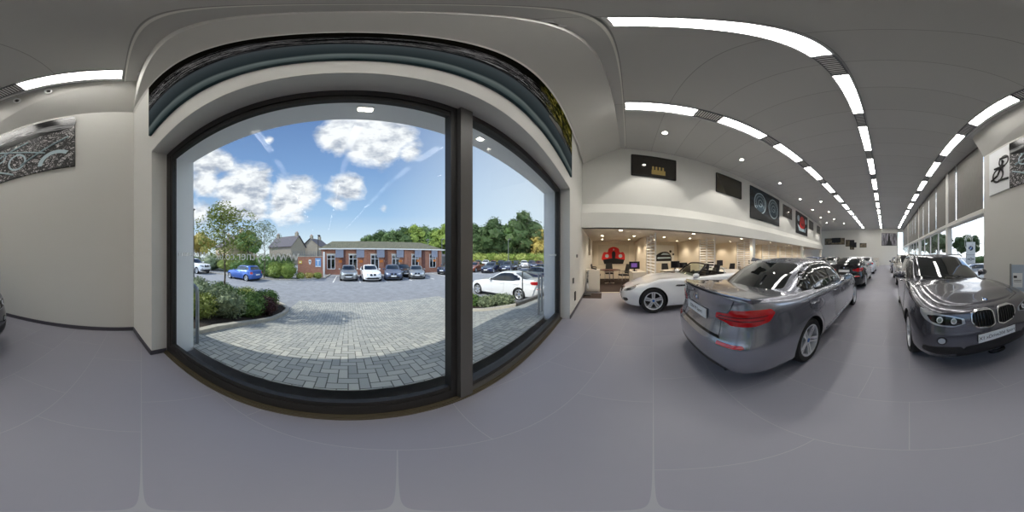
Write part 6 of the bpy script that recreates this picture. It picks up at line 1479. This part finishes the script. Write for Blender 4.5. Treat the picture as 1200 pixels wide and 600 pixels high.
# paler towards the gallery side
sd = g.node('ShaderNodeVectorMath', operation='DOT_PRODUCT'); g.put(sd.inputs[0], D); sd.inputs[1].default_value = W(1, 0, .15).normalized()
skyc = g.mix(g.math('MULTIPLY', g.ramp(sd.outputs['Value'], [(.25, (0, 0, 0)), (1, (255, 255, 255))]), .75), skyc, (228, 238, 244))
nz = g.noise(g.mapping(D, sc=(1, 1, 1.7)), 5.5, 8, .62, .3)
blobs = [((398, 160), .10, 1.0), ((440, 163), .15, 1.15), ((480, 178), .07, .8), ((262, 193), .06, .8), ((240, 214), .09, .9), ((285, 226), .17, 1.0), ((340, 232), .14, .95), ((240, 195), .1, .9), ((405, 220), .10, .8), ((395, 235), .07, .7), ((315, 165), .03, .5), ((232, 250), .1, .7), ((450, 245), .05, .5), ((1120, 240), .2, .9)]
acc = None
for (px, py), rr, st in blobs:
    vd = g.node('ShaderNodeVectorMath', operation='DISTANCE'); g.put(vd.inputs[0], D); vd.inputs[1].default_value = pdir(px, py)
    f = g.math('MULTIPLY', g.math('MAXIMUM', g.math('SUBTRACT', 1.0, g.math('DIVIDE', vd.outputs['Value'], rr*1.7)), 0.0), st)
    acc = f if acc is None else g.math('MAXIMUM', acc, f)
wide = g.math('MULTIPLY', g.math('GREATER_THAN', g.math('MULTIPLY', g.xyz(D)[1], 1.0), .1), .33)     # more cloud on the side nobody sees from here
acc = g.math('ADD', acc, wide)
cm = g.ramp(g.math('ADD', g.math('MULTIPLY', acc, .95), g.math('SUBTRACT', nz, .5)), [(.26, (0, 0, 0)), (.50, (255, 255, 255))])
nz2 = g.noise(g.mapping(D, loc=(0, 0, .05), sc=(1, 1, 2)), 9, 6, .6)
cc = g.ramp(nz2, [(.36, (172, 180, 196)), (.56, (246, 247, 250))])
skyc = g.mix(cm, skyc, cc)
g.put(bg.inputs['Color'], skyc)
# hall side of the sky made brighter, mostly out of view, as added fill
hi = g.ramp(g.math('MULTIPLY_ADD', g.xyz(D)[1], .5, .5), [(.45, (0, 0, 0)), (.75, (255, 255, 255))])
g.put(bg.inputs['Strength'], g.math('MULTIPLY_ADD', hi, 1.3, .80))
sun = bpy.data.lights.new('sun', 'SUN'); sun.energy = 2.7; sun.angle = math.radians(.6); sun.color = (1, .95, .86)
so = bpy.data.objects.new('sun', sun); COL.objects.link(so)
sdv = (W(-.96, -.13, 0)+Vector((0, 0, .95))).normalized(); so.rotation_euler = sdv.to_track_quat('Z', 'Y').to_euler()
cam = bpy.data.cameras.new('camera'); co = bpy.data.objects.new('camera', cam); COL.objects.link(co); S.camera = co
cam.type = 'PANO'
try: cam.panorama_type = 'EQUIRECTANGULAR'
except Exception: pass
try: cam.cycles.panorama_type = 'EQUIRECTANGULAR'
except Exception: pass
co.location = (0, 0, CAM_Z); co.rotation_euler = (PI/2, 0, math.radians(131.1)); cam.clip_start = .02; cam.clip_end = 500
S.view_settings.view_transform = 'Standard'; S.view_settings.look = 'None'; S.view_settings.gamma = 1; S.view_settings.exposure = .5
S.view_settings.use_curve_mapping = False
S.render.engine = 'CYCLES'; S.cycles.use_denoising = True
S.cycles.max_bounces = 8; S.cycles.diffuse_bounces = 6; S.cycles.glossy_bounces = 4; S.cycles.transparent_max_bounces = 12; S.cycles.transmission_bounces = 4
S.cycles.sample_clamp_indirect = 6; S.cycles.caustics_reflective = False; S.cycles.caustics_refractive = False; S.cycles.use_light_tree = True
